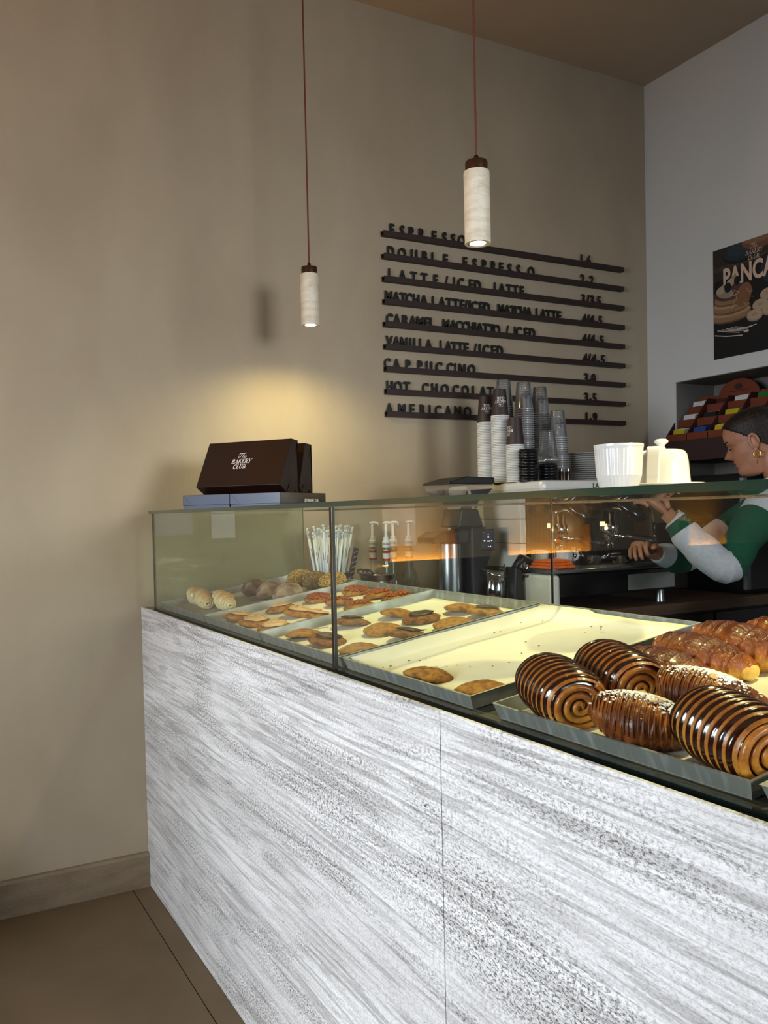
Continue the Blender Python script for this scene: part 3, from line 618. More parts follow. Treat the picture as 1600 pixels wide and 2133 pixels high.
# board column position (measured along the board) -> world x, by a cross-ratio through both rail ends
def bx(q):   # q runs 90..1425 over the rail's length as it recedes
    px = 760+q/2.6667; c = (px-757.98)/1787.5; d = Vector((FW.x+RT.x*c, FW.y+RT.y*c)); k = 3.0469/d.y; return -.738+k*d.x
for i, z in enumerate(ZR):
    t = thing('board_rail', f'{ORD[i]} dark wooden letter rail on the plaster wall', 'letter rail', (X0, 0, z), (0, 0, 0), 'letter rails of the drinks board')
    MB().box((0, -.021, -.0105), (X1-X0, -.0005, -.006)).build('ledge', M_rail, t)
    MB().box((0, -.026, -.0105), (X1-X0, -.021, .0105)).build('front_lip', M_rail, t)
    MB().box((0, -.0065, -.006), (X1-X0, -.0005, .0105)).build('back_strip', M_rail, t)
    word, xs, price, ps = MENU[i]
    words = word.split(' '); wi = 0; li = 0
    seq = [(c, q, 0) for c, q in zip(word, xs)]+[(c, q, 1) for c, q in zip(price, ps)]
    for c, q, isp in seq:
        if q is None: wi += 1; li = 0; continue
        if isp and li >= 0 and not getattr(t, '_p', 0): pass
        me = text_mesh(c, .060, bold=.0021, extr=.0022, sx=.80, align='CENTER')
        o = bpy.data.objects.new('price_figure' if isp else 'menu_letter', me)
        if not me.materials: me.materials.append(M_letter)
        COL.objects.link(o); o.rotation_euler = (PI/2, 0, 0); o.location = (bx(q), -.0095, z+(.012 if c == '.' else .003))
        if isp:
            k = ps.index(q); kk = {'.': 'point', '/': 'slash'}.get(c, 'figure '+c)
            tag(o, f'black {kk}, {NTH[k]} sign of the price on the {ORD[i]} rail', 'number', 'figures on the drinks board')
        else:
            kk = {'/': 'slash'}.get(c, 'letter '+c)
            w_ = words[wi] if words[wi] else 'ICED'
            tag(o, f'black {kk}, {NTH[li]} in {NTH[wi]} word on the {ORD[i]} rail', 'letter', 'letters on the drinks board'); li += 1

# ------------------------------------------------------------------ cake boxes on the case
GZ = 1.3399
DD = Vector((.797, .604, 0)); LL = Vector((-.604, .797, 0))
M_boxs = mat('cocoa_board_sheen', '1f0f0a', .2, c2='24120c', sc_=(10, 10, 10), spec=1.0, coat=1.0)
M_boxs.node_tree.nodes['Principled BSDF'].inputs['Coat IOR'].default_value = 2.1
def flat_box(corner, w_, d_, h, lab):
    t = thing('cake_box', lab, 'box', (corner[0], corner[1], GZ), (0, 0, math.atan2(DD.y, DD.x)), 'dark cake boxes on the glass')
    # local x = depth, local y = along the front
    MB().box((0, 0, 0), (d_, w_, h-.0008)).build('tray_part', M_boxs, t, bevel=.0012)
    MB().box((-.0012, -.0012, .012), (d_+.0012, w_+.0012, h)).build('lid', M_boxs, t, bevel=.0012)
    b = MB(); b.prism([(w_-.002, h-.002), (w_-.035, .012), (w_-.036, .012), (w_-.0032, h-.002)], -.0019, -.0012, 'x'); b.build('fold_flap', M_boxs, t)
    return t
c0 = Vector((.272, -.654, 0)); W_ = .1785
fb1 = flat_box(c0, W_, .30, .0455, 'flat dark cake box lying right, with small printed lettering on its side')
fb2 = flat_box(c0+LL*(W_+.003), W_-.003, .30, .0455, 'flat dark cake box lying left, under the leaning boxes')
mb = text('printed_text', '@THEBAKERY_CLUB', .0125, Matrix.Translation((0, 0, 0)), M_logo, None, bold=.0002, extr=.00008, sx=.8, align='CENTER')
mb.parent = fb1; mb.matrix_basis = frame((.20, -.0014, .017), (1, 0, 0), (0, 0, 1))
TZ = .0460
def lean_box(corner, F, R, R2, TB, TF, L, lab, logo_=False, base=TZ):
    t = thing('cake_box', lab, 'box', (corner.x, corner.y, GZ+base), (0, 0, math.atan2(DD.y, DD.x)), 'dark cake boxes on the glass')
    b = MB().prism([F, R, (TB[0]-.004+.0*R[0], TB[1]), TF], 0, L, 'y'); 
    MB().prism([F, R, (TB[0]-.002, TB[1]), TF], 0, L, 'y').build('box_body', M_brown, t, bevel=.0012)
    MB().prism([(TB[0]-.0015, TB[1]), (TB[0], TB[1]), R2, (R2[0]-.0015, 0)], 0, L, 'y').build('lid', M_brown, t)
    for y in (.001, L-.0022):
        MB().prism([(R[0]+.004, .002), (R[0]+.03, .045), (R2[0]-.018, .02), (R2[0]-.03, .001)], y, y+.0012, 'y').build('side_flap', M_brown, t)
        MB().prism([(R[0]+.008, .03), (TB[0]-.006, TB[1]-.02), (R2[0]-.003, .004), (R2[0]-.012, .002)], y+.0004, y+.0012, 'y').build('side_flap', M_brown, t)
    if logo_:
        d = Vector((TF[0]-F[0], TF[1]-F[1])); mid = Vector((F[0], F[1]))+d*.52; up = Vector((d.x, 0, d.y)).normalized()
        M = frame((mid.x-.0012*up.z, L*.53, mid.y+.0012*up.x), (0, -1, 0), up)
        g_ = logo(MB(), .0158).build('printed_logo', M_logo, t); g_.matrix_basis = M
    return t
F0 = Vector((.279, -.635, 0))
lean_box(F0, (0, .024), (.045, 0), (.122, 0), (.122, .166), (.083, .1695), .308, 'upright leaning dark cake box with the cream shop lettering on its front', True)
lean_box(F0+DD*.126, (0, .020), (.012, 0), (.088, 0), (.088, .158), (.045, .161), .300, 'dark cake box standing open behind the lettered box')

# ------------------------------------------------------------------ porcelain on the case
def ribbed_cup_mesh(rt, rb, h, n=144, depth=.028, name='cup_body', M_=None, par=None):
    b = MB(); prof = [(0, 0), (rb*.8, 0), (rb, .006), (rb*.35+rt*.65, h*.35), (rt*.985, h*.90), (rt, h*.94), (rt*1.01, h*.955), (rt*1.01, h), (rt*.96, h), (rt*.93, h*.85), (rb*.9, .012), (0, .008)]
    for i in range(len(prof)-1):
        ribd = depth*1.8 if i in (2, 3) else 0; vs = []
        for q, (r, z) in enumerate((prof[i], prof[i+1])):
            for k in range(n):
                a = 2*PI*k/n; rr = r*(1-(ribd if k % 4 == 0 else (ribd*.5 if k % 4 in (1, 3) else 0)))*(1 if not ribd else 1) if ribd and not (i == 3 and q == 1) and not (i == 2 and q == 0) else r
                vs.append((rr*math.cos(a), rr*math.sin(a), z))
        b.add(vs, [(k, (k+1) % n, (k+1) % n+n, k+n) for k in range(n)])
    return b.build(name, M_ or M_porc, par, smooth=2)
t = thing('ribbed_cup', 'large white ribbed porcelain cup standing left of the covered dish', 'cup', (.330, -1.993, GZ))
ribbed_cup_mesh(.0405, .031, .081, par=t, name='cup_body')
t = thing('covered_dish', 'white porcelain dish with its knobbed cover on the glass top', 'dish', (.472, -1.955, GZ))
MB().lathe([(0, .004), (.036, .004), (.036, 0), (.040, 0), (.044, .006), (.070, .0125), (.074, .014), (.0735, .0165), (.050, .011), (0, .009)], 48, cap=False).build('plate', M_porc, t, smooth=2)
MB().lathe([(.0495, .011), (.0500, .014), (.0465, .055), (.0440, .068), (.0395, .0745), (.030, .0775), (.008, .079), (.006, .084), (.0075, .087), (.0120, .090), (.0125, .093), (.009, .0965), (0, .0975)], 48, cap=False).build('cover', M_porc, t, smooth=2)
hb = MB(); cdir = Vector((-.736, -.677, 0)); ldir = Vector((-.677, .736, 0)); up_ = Vector((0, 0, 1)); rows = []
for z, r0, o0, w_ in ((.013, .0500, .016, .012), (.030, .0500, .015, .0125), (.050, .0485, .014, .0125), (.066, .0470, .013, .0125), (.078, .0455, .012, .013), (.0815, .041, .011, .013), (.082, .030, .008, .011)):
    c_ = cdir*r0+ldir*o0; rows.append([c_+ldir*w_+up_*z, c_+cdir*.0065+ldir*w_*.9+up_*z, c_+cdir*.0065-ldir*w_*.8+up_*z, c_-ldir*w_-cdir*.002+up_*z])
vs = [tuple(p) for r_ in rows for p in r_]
hb.add(vs, [(i*4+k, i*4+(k+1) % 4, (i+1)*4+(k+1) % 4, (i+1)*4+k) for i in range(6) for k in range(4)]+[(3, 2, 1, 0), (24, 25, 26, 27)]); hb.build('strap_handle', M_porc, t, bevel=.002)

# ------------------------------------------------------------------ back counter
BC = .945
t = thing('back_counter', 'dark back counter with a wooden edged worktop along the plaster wall', 'counter', (1.6, -.4, 0))
def wpart(par, mb, name, m, **k):
    o = mb.build(name, m, par, **k); o.matrix_parent_inverse = par.matrix_basis.inverted() if not par.rotation_euler.z else par.matrix_basis.inverted(); return o
bpy.context.view_layer.update()
M_wood = mat('board_wood', '4a3424', .6, c2='5e4430', sc_=(4, 40, 40)); 
def offs(mb, loc): mb.v = [(v[0]-loc[0], v[1]-loc[1], v[2]-loc[2]) for v in mb.v]; return mb
def wp(par, mb, name, m, **k): return offs(mb, par.location).build(name, m, par, **k)
wp(t, MB().box((.80, -.72, .002), (2.50, -.001, .905)), 'cabinet_body', M_dark)
wp(t, MB().box((.66, -.75, .905), (2.505, -.001, BC)), 'worktop', M_wood)
wp(t, MB().box((.66, -.70, .002), (.80, -.001, .904)), 'end_cabinet', M_dark)
for k in range(4): wp(t, MB().box((.815+k*.425, -.735, .12), (1.225+k*.425, -.721, .89)), 'cabinet_door', M_black)

# straws in their holder
t = thing('straw_holder', 'round black holder full of wrapped straws behind the seeded rolls', 'holder', (.655, -.20, BC+.001))
MB().lathe([(0, 0), (.066, 0), (.070, .15), (.0665, .15), (.063, .006), (0, .006)], 32, cap=False).build('holder_body', M_bk, t, smooth=True)
MB().lathe([(.0705, .128), (.0735, .128), (.0735, .152), (.0705, .152)], 32, cap=False).build('rim_band', M_bk, t, smooth=True)
M_straw = mat('straw_wrapper', 'cdd3d6', .5, c2='e8ecee', sc_=(60, 60, 20), bump=.3, bsc=(90, 90, 40)); M_mark = mat('grey_print', '2a2d30', .6, c2='333')if False else mat('grey_print', '2a2d30', .6)
def straw_mesh(i):
    rr = random.Random(i); b = MB(); pts = [(0, 0, 0), (0, 0, .15), (.0, 0, .268)]; b.tube(pts, .0047, 8)
    p = [(0, 0, .268)]; rs = [.0047]
    for k in range(1, 7): p.append((rr.uniform(-.003, .003), rr.uniform(-.003, .003), .268+k*.0045)); rs.append(rr.uniform(.002, .007))
    b.tube(p, rs, 6, flat=.5); return b
rs = random.Random(4)
proto = []
for i in range(5):
    a = 0
for i in range(42):
    a = rs.uniform(0, 2*PI); q = math.sqrt(rs.random()); x, y = .048*q*math.cos(a), .048*q*math.sin(a)
    if i < 5:
        o = straw_mesh(i).build('wrapped_straw', M_straw, smooth=2)
        m2 = MB().box((-.0008, -.0052, .165+.012*i), (.0008, -.0044, .195+.012*i)).build('printed_mark', M_mark, o)
        proto.append(o)
        tag(o, 'paper wrapped straw standing in the black straw holder', 'straw', 'wrapped straws in the holder')
    else:
        src = proto[i % 5]; o = src.copy(); COL.objects.link(o); c_ = [c for c in src.children][0].copy(); COL.objects.link(c_); c_.parent = o
    o.location = (.655+x*.8, -.20+y*.8, BC+.010+rs.uniform(0, .028)); o.rotation_euler = (-y*3.3+rs.uniform(-.03, .03), x*3.3+rs.uniform(-.03, .03), rs.uniform(-.4, .9))
M_bstr = mat('black_striped_pack', '0c0c0d', .5)
o = MB().box((-.011, -.004, 0), (.011, .004, .235)).build('straw_pack', M_bstr, bevel=.001); o.location = (.694, -.236, BC+.013); o.rotation_euler = (.12, .17, .3)
tag(o, 'black packet with thin white diagonal stripes at the right of the straws', 'packet')
sp = MB()
for k in range(7): sp.add([(-.0113, -.0046, .10+k*.019), (.0113, -.0046, .112+k*.019), (.0113, -.0046, .1135+k*.019), (-.0113, -.0046, .1015+k*.019)], [(0, 1, 2, 3)])
sp.build('white_stripes', M_logo, o)

# tin, scissors
M_red = mat('red_enamel', '8c1f16', .4)
t = thing('round_tin', 'round grey steel tin with a dish top beside the syrup bottles', 'tin', (.815, -.27, BC+.001))
MB().lathe([(0, 0), (.056, 0), (.056, .118), (.062, .122), (.066, .139), (.063, .139), (.058, .126), (0, .124)], 36, cap=False).build('tin_body', M_steel, t, smooth=True)
MB().lathe([(0, .1245), (.040, .1275), (.046, .1335), (.043, .1335), (.038, .129), (0, .1262)], 30, cap=False).build('inner_dish', M_red, t, smooth=True)
t = thing('scissors', 'grey handled scissors resting on the rim of the round tin', 'scissors', (.765, -.30, BC+.142), (0, 0, .3))
def ring_pts(cx, cy, rx, ry, n=18): return [(cx+rx*math.cos(2*PI*k/n), cy+ry*math.sin(2*PI*k/n), .012+.010*math.sin(2*PI*k/n)) for k in range(n+1)]
MB().tube(ring_pts(-.020, .012, .022, .014), .0035, 8, cap=False).build('handle', M_bk, t, smooth=2)
MB().tube(ring_pts(-.020, -.014, .022, .013), .0035, 8, cap=False).build('handle', M_bk, t, smooth=2)
MB().box((0, -.003, .002), (.085, .004, .004)).build('blade', M_steel, t); MB().box((0, -.006, .0045), (.085, .001, .006)).build('blade', M_steel, t)

# syrup bottles
M_pump = mat('white_pump', 'e2e2de', .35); M_glassb = glass('bottle_glass', (.88, .9, .88), refl=1.5, haze=.05); M_lab = mat('bottle_label', 'ded8cc', .5); M_labr = mat('label_red', 'a8201c', .5); M_labb = mat('label_brown', '6b4a22', .5)
def syrup(x, y, lab, red, dz=0):
    t = thing('syrup_bottle', lab, 'bottle', (x, y, BC+.001), (0, 0, R(-32)), 'pump topped syrup bottles')
    MB().lathe([(0, 0), (.034, 0), (.036, .005), (.036, .095), (.030, .125), (.014, .150), (.0125, .19), (.0135, .24), (.0125, .241)], 28, cap=False).build('glass_bottle', M_glassb, t, smooth=True)
    MB().lathe([(0.0363, .03), (.0363, .075)], 28, cap=False).build('front_label', M_lab, t, smooth=True)
    n = 28; b = MB(); b.lathe([(.0148, .188), (.0148, .2275)], n, cap=False); b.build('neck_label', M_lab, t, smooth=True)
    for z0, z1 in ((.188, .196), (.217, .228)):
        vs = [(.0151*math.cos(2*PI*k/n), .0151*math.sin(2*PI*k/n), z+.003*math.sin(2*PI*k/n)) for z in (z0, z1) for k in range(n)]
        MB().add(vs, [(k, (k+1) % n, (k+1) % n+n, k+n) for k in range(n)]).build('label_band', red, t, smooth=2)
    b = MB().lathe([(0, .236), (.0155, .236), (.0155, .262), (.011, .264), (.011, .275), (.006, .277), (.0048, .325), (.004, .326)], 24, cap=False); b.build('pump_collar', M_pump, t, smooth=True)
    b = MB().tube([(-.011, 0, .329), (0, 0, .331), (.014, 0, .331), (.021, 0, .328), (.0225, 0, .318)], [.0045, .006, .0055, .0045, .0035], 10); b.build('pump_head', M_pump, t, smooth=2)
    MB().tube([(0, 0, .012), (0, 0, .24)], .003, 8).build('dip_tube', M_pump, t, smooth=2)
    tx = text('neck_text', 'MONIN', .0105, Matrix.Identity(4), M_mark, None, extr=.0002, sx=.8, align='CENTER'); tx.parent = t; tx.matrix_basis = frame((0, -.0158, .246), (1, 0, 0), (0, 0, 1))
syrup(.885, -.115, 'syrup bottle with red label bands, leftmost of the four', M_labr)
syrup(.895, -.205, 'syrup bottle with one bold red band, second from the left', M_labr)
syrup(.975, -.120, 'syrup bottle with a brown label band, third from the left', M_labb)
syrup(1.033, -.145, 'syrup bottle with red label bands, rightmost and next to the grinder', M_labr)

# ------------------------------------------------------------------ grinder
t = thing('coffee_grinder', 'tall black coffee grinder with a small screen and steel bin', 'grinder', (1.10, -.42, BC+.001))
wp(t, MB().box((.96, -.52, BC+.002), (1.26, -.33, BC+.03)), 'base', M_bk, bevel=.008)
wp(t, MB().prism([(1.085, .975), (1.165, .975), (1.150, 1.10), (1.185, 1.17), (1.150, 1.255), (1.085, 1.255)], -.50, -.36, 'y'), 'grinder_body', M_bk, bevel=.008)
wp(t, MB().prism([(1.035, 1.255), (1.150, 1.255), (1.125, 1.322), (1.05, 1.322)], -.49, -.37, 'y'), 'hopper_neck', M_bk, bevel=.006)
hp = MB(); vs = [(1.055, -.48, 1.322), (1.12, -.48, 1.322), (1.12, -.38, 1.322), (1.055, -.38, 1.322), (.985, -.51, 1.395), (1.175, -.51, 1.395), (1.175, -.35, 1.395), (.985, -.35, 1.395), (.985, -.51, 1.412), (1.175, -.51, 1.412), (1.175, -.35, 1.412), (.985, -.35, 1.412)]
hp.add(vs, [(0, 1, 5, 4), (1, 2, 6, 5), (2, 3, 7, 6), (3, 0, 4, 7), (4, 5, 9, 8), (5, 6, 10, 9), (6, 7, 11, 10), (7, 4, 8, 11)]); wp(t, hp, 'bean_hopper', G_cup)
wp(t, MB().prism([(.975, 1.413), (1.182, 1.413), (1.18, 1.436), (1.06, 1.440), (.98, 1.420)], -.518, -.342, 'y'), 'hopper_lid', M_bk, bevel=.003)
wp(t, MB().lathe([(0, .975), (.044, .975), (.044, 1.196), (0, 1.196)], 32, c=(1.038, -.43, 0)), 'grounds_bin', M_steel, smooth=True)
wp(t, MB().prism([(.930, 1.2), (.930, 1.222), (.965, 1.240), (1.084, 1.245), (1.084, 1.198)], -.485, -.375, 'y'), 'bin_lid', M_bk, bevel=.004)
M_scr = mat('screen', '10131c', .2, emit='2c3348', es=.35); M_scri = mat('screen_icons', 'd9e2f2', .4, emit='d9e2f2', es=.9)
sc_o = MB().box((-.026, -.007, -.040), (.026, 0, .040)).build('display_housing', M_bk, t, bevel=.004); sc_o.location = (.052, -.088, .262); sc_o.rotation_euler = (R(-14), 0, R(-38))
MB().box((-.0205, -.0078, -.034), (.0205, -.0070, .034)).build('screen', M_scr, sc_o)
ic = MB()
for (x, z, s_) in ((-.016, .026, .0022), (.002, .018, .0018), (.002, .008, .0035), (-.012, -.006, .0035), (.001, -.007, .003), (.006, -.007, .003), (.014, -.006, .003), (.002, -.027, .002), (.009, -.027, .003)): ic.disc((x, -.0081, z), s_, s_*.8, 10, axis='y')
ic.build('screen_icons', M_scri, sc_o)
wp(t, MB().lathe([(0, 1.243), (.018, 1.243), (.018, 1.255), (0, 1.256)], 20, c=(1.150, -.47, 0)), 'top_knob', M_bk, smooth=True)
wp(t, MB().tube([(1.13, -.50, 1.10), (1.13, -.56, 1.085), (1.165, -.575, 1.075), (1.205, -.56, 1.075)], .0045, 8), 'portafilter_fork', M_chrome, smooth=2)
wp(t, MB().lathe([(.010, 1.065), (.028, 1.06), (.034, 1.035), (.036, .99), (.033, .985), (.033, 1.035), (0, 1.05)], 28, c=(1.155, -.545, 0), cap=False), 'dosing_cup', M_chrome, smooth=True)
wp(t, MB().tube([(1.185, -.56, 1.12), (1.185, -.56, 1.00), (1.150, -.58, .995), (1.125, -.575, .998)], .0038, 8), 'wire_frame', M_chrome, smooth=2)
t = thing('tamping_stand', 'black tamping stand wedged between the grinder and the white machine', 'stand', (1.215, -.58, BC+.001))
MB().prism([(-.030, 0), (.030, 0), (.012, .150), (-.018, .165)], -.03, .03, 'y').build('stand_body', M_bk, t, bevel=.005)
MB().lathe([(0, .124), (.028, .124), (.030, .128), (.028, .132), (0, .132)], 28, c=(.045, -.015, 0), cap=False).build('tamper_plate', M_bk, t, smooth=True)
MB().tube([(.045, -.015, .132), (.045, -.015, .178)], .005, 10).build('tamper_rod', M_chrome, t, smooth=2)
MB().tube([(-.01, -.015, .16), (.02, -.015, .195), (.06, -.02, .185)], [.016, .02, .012], 12, flat=.7).build('tamper_grip', M_bk, t, smooth=2)

# ------------------------------------------------------------------ espresso machine
M_mw = mat('machine_white', 'c9c9c4', .3, c2='d0d0cb', coat=.3); M_mg = mat('machine_grey', '8f8f8c', .35, .3); M_backs = mat('brushed_dark', '57534e', .3, .8, c2='454240', sc_=(90, 3, 3))
t = em = thing('espresso_machine', 'white and black two group espresso machine on the back counter', 'coffee machine', (1.60, -.40, BC+.001))
for x in (1.32, 1.86):
    for y in (-.66, -.2): wp(em, MB().lathe([(0, BC+.001), (.022, BC+.001), (.018, BC+.03), (.018, 1.0), (0, 1.0)], 20, c=(x, y, 0), cap=False), 'foot', M_steel, smooth=True)
wp(em, MB().box((1.29, -.735, 1.0), (1.935, -.10, 1.083)), 'base_body', M_black, bevel=.004)
wp(em, MB().box((1.245, -.745, .965), (1.289, -.10, 1.084)), 'lower_side_panel', M_mw, bevel=.014)
wp(em, MB().box((1.62, -.7365, 1.008), (1.86, -.7352, 1.066)), 'steel_fascia', M_mg)
wp(em, MB().box((1.25, -.748, 1.085), (1.94, -.44, 1.100)), 'drip_tray', M_steel, bevel=.004)
gr = MB()
for k in range(22): gr.box((1.275+k*.03, -.735, 1.1005), (1.287+k*.03, -.46, 1.1025))
o = wp(em, gr, 'drip_grate', M_steel); o['kind'] = 'stuff'
for k in range(3): wp(em, MB().box((1.25, -.575, 1.102+k*.0905), (1.275, -.10, 1.190+k*.0905)), 'side_panel', M_mw, bevel=.002)
wp(em, MB().box((1.276, -.46, 1.102), (1.935, -.10, 1.374)), 'rear_body', M_backs)
wp(em, MB().box((1.25, -.70, 1.375), (1.95, -.10, 1.418)), 'top_housing', M_mw, bevel=.016)
wp(em, MB().box((1.276, -.66, 1.335), (1.935, -.46, 1.3745)), 'upper_fascia', M_black, bevel=.004)
tx = text('machine_lettering', 'LACIMBALI', .026, Matrix.Identity(4), M_mark, None, bold=.0004, extr=.0003, sx=1.0); tx.parent = em; tx.matrix_basis = frame((-.115, -.3005, .442), (1, 0, 0), (0, 0, 1))
M_glow = mat('reflection_glow', 'ffe0a0', .3, emit='ffd27a', es=3)  # glowing stubs stand in for lamp reflections in the machine's chrome
for gx in (1.44, 1.70):
    wp(em, MB().lathe([(0, 1.215), (.034, 1.215), (.038, 1.225), (.038, 1.25), (.030, 1.262), (.030, 1.334), (0, 1.334)], 28, c=(gx, -.56, 0), cap=False), 'group_head', M_chrome, smooth=True)
    wp(em, MB().tube([(gx-.01, -.46, 1.31), (gx-.005, -.56, 1.335), (gx, -.66, 1.325), (gx+.01, -.72, 1.27)], [.05, .062, .052, .03], 16, flat=.55), 'group_cover', M_black, smooth=2)
    wp(em, MB().lathe([(0, 1.183), (.026, 1.185), (.034, 1.200), (.034, 1.214), (0, 1.2145)], 28, c=(gx, -.56, 0), cap=False), 'portafilter_basket', M_chrome, smooth=True)
    wp(em, MB().tube([(gx+.004, -.592, 1.205), (gx+.012, -.64, 1.203)], .006, 10), 'portafilter_neck', M_chrome, smooth=2)
    wp(em, MB().tube([(gx+.012, -.64, 1.203), (gx+.02, -.67, 1.199), (gx+.032, -.74, 1.189), (gx+.038, -.765, 1.186)], [.009, .0145, .0165, .012], 12), 'portafilter_handle', M_bk, smooth=2)
    for s_ in (-.012, .012): wp(em, MB().tube([(gx+s_*.3, -.56, 1.184), (gx+s_, -.565, 1.174), (gx+s_, -.566, 1.160)], .0042, 8), 'spout', M_chrome, smooth=2)
    wp(em, MB().lathe([(0, 1.245), (.010, 1.245), (.010, 1.262), (0, 1.262)], 14, c=(gx-.055, -.58, 0), cap=False), 'reflection_glow', M_glow, smooth=True)
    l = bpy.data.lights.new('glow_fill', 'POINT'); l.energy = .22; l.color = (1, .78, .45); l.shadow_soft_size = .012; o = bpy.data.objects.new('glow_fill', l); COL.objects.link(o); o.location = (gx-.055, -.58, 1.236)  # point light added to each glowing stub
for x in (1.345, 1.845):
    wp(em, MB().tube([(x, -.60, 1.33), (x+.004, -.64, 1.29), (x, -.655, 1.21), (x-.004, -.66, 1.14)], [.004, .004, .0036, .0032], 8), 'steam_wand', M_chrome, smooth=2)
    wp(em, MB().tube([(x, -.655, 1.255), (x, -.657, 1.235), (x, -.658, 1.205)], [.006, .010, .007], 10), 'wand_grip', M_bk, smooth=2)
M_towel = mat('orange_towel', 'd4560c', .9, c2='e0701c', sc_=(60, 60, 60), bump=.8, bsc=(200, 200, 200))
t = thing('folded_towel', 'folded orange cloth on the left end of the drip tray', 'towel', (1.325, -.655, 1.1027))
for k, (a, b_) in enumerate((((-.060, -.060), (.060, .055)), ((-.055, -.052), (.056, .050)), ((-.048, -.046), (.050, .046)))):
    MB().box((a[0], a[1], k*.010), (b_[0], b_[1], k*.010+.0098)).build('towel_fold', M_towel, t, bevel=.0045)
def coffee_cup(x, y, lab, rz):
    t = thing('coffee_cup', lab, 'cup', (x, y, 1.1028), (0, 0, rz), 'ribbed coffee cups on the machine')
    ribbed_cup_mesh(.036, .024, .056, 96, .03, par=t)
    MB().tube([(.033, 0, .048), (.050, 0, .048), (.056, 0, .036), (.048, 0, .022), (.028, 0, .016)], [.0035, .0035, .0035, .0035, .003], 10, flat=1.4).build('handle', M_porc, t, smooth=2)
coffee_cup(1.452, -.575, 'white ribbed coffee cup under the left spout', R(-35)); coffee_cup(1.400, -.50, 'white ribbed coffee cup behind the orange cloth', R(140))
def loose_pf(x, y, rz, lab):
    t = thing('portafilter', lab, 'coffee tool', (x, y, 1.1028), (0, 0, rz), 'loose portafilters on the drip tray')
    MB().lathe([(.0, .002), (.024, .0), (.030, .012), (.034, .030), (.030, .030), (.026, .012), (0, .010)], 24, cap=False).build('basket', M_chrome, t, smooth=True)
    MB().tube([(-.028, 0, .022), (-.045, 0, .034), (-.055, 0, .028)], .006, 8).build('spout', M_chrome, t, smooth=2); MB().tube([(.03, 0, .024), (.055, 0, .026)], .006, 10).build('neck', M_chrome, t, smooth=2)
    MB().tube([(.055, 0, .026), (.07, 0, .026), (.13, 0, .028), (.145, 0, .028)], [.008, .014, .0155, .010], 12).build('handle', M_bk, t, smooth=2)
loose_pf(1.575, -.60, R(-40), 'chrome portafilter lying right of the filled cup'); loose_pf(1.665, -.655, R(-25), 'chrome portafilter lying beside the barista hand')
t = thing('milk_jug', 'small chrome milk jug at the back of the drip tray', 'jug', (1.56, -.505, 1.1028))
MB().lathe([(0, 0), (.026, 0), (.029, .012), (.026, .035), (.022, .05), (.024, .062), (.0225, .062), (.02, .05), (0, .004)], 28, cap=False).build('jug_body', M_chrome, t, smooth=True)
MB().tube([(.022, 0, .055), (.042, 0, .05), (.040, 0, .02), (.027, 0, .014)], .003, 8).build('handle', M_chrome, t, smooth=2)

# ------------------------------------------------------------------ cups, lids, plates on the machine
MT = 1.4185
M_cupd = mat('dark_paper', '2c1b19', .55, c2='33201d', sc_=(20, 20, 20)); M_rim = mat('paper_rim', 'd6d6d2', .6)
b = MB().lathe([(.034, .0), (.0348, .0018), (.0348, .0042), (.0336, .0052)], 28, cap=False); b2 = MB().lathe([(.0334, .004), (.0245, .104), (.0235, .104), (.0235, .101), (0, .101)], 28, cap=False)
pc0 = None
def paper_stack(x, y, top, nm, pos, lgang):
    global pc0
    n = int((top-.104-MT)/.0061)
    for i in range(n+1):
        lab = f'white-rimmed dark paper cup nested in {pos}' if i < n else f'topmost upturned dark paper cup of {pos}'
        if pc0 is None:
            o = thing('paper_cup', lab, 'cup', (x, y, MT)); b.build('rolled_rim', M_rim, o, smooth=True); b2.build('cup_wall', M_cupd, o, smooth=True); pc0 = o
        else:
            o = pc0.copy(); COL.objects.link(o)
            for ch in pc0_parts:
                c = ch.copy(); COL.objects.link(c); c.parent = o
        if pc0 is o: globals()['pc0_parts'] = list(o.children)
        o.location = (x, y, MT+i*.0061); o['label'] = lab; o['group'] = 'paper cups in '+pos
    # printed mark on the top cup (upside down, as the cup is)
    c = MB(); c = logo(c, .0098); vs = []
    for v in c.v:
        a = -v[0]/.029+lgang; z = .058-v[1]*1.0; r_ = .0334-(z-.004)/.1*.0089+.0003; vs.append((r_*math.cos(a), r_*math.sin(a), z))
    c.v = vs; c.build('printed_logo', M_logo, o)
paper_stack(1.262, -.36, 1.757, '', 'the left paper cup stack', R(-112))
paper_stack(1.273, -.435, 1.775, '', 'the middle paper cup stack', R(-118))
paper_stack(1.284, -.510, 1.657, '', 'the short right paper cup stack', R(-185))
def cup_mesh(): 
    return MB().lathe([(.0385, 0), (.0395, .001), (.0395, .003), (.0375, .004), (.0365, .012), (.0360, .0125), (.0270, .108), (.0255, .110), (0, .1085)], 26, cap=False, mis=[1, 1, 1, 0, 0, 0, 0, 0])
cc0 = None
def clear_stack(x, y, z0, top, pos, lean=0):
    global cc0
    n = int((top-.110-z0)/.0088)
    for i in range(n+1):
        if cc0 is None: cc0 = o = cup_mesh().build('plastic_cup', [G_cup, G_cuprim], smooth=2)
        else: o = cc0.copy(); COL.objects.link(o)
        o.location = (x+lean*i, y, z0+i*.0088)
        tag(o, f'clear plastic cup nested in {pos}' if i < n else f'topmost upturned clear plastic cup of {pos}', 'cup', 'clear cups in '+pos)
    return o
M_pr = mat('dark_print', '1c1a19', .6)
def clear_print(o, ang):
    c = logo(MB(), .008); vs = []
    for v in c.v:
        a = -v[0]/.033+ang; z = .060-v[1]; r_ = .0362-(z-.0125)/.0955*.009+.0004; vs.append((r_*math.cos(a), r_*math.sin(a), z))
    c.v = vs; c.build('printed_logo', M_pr, o)
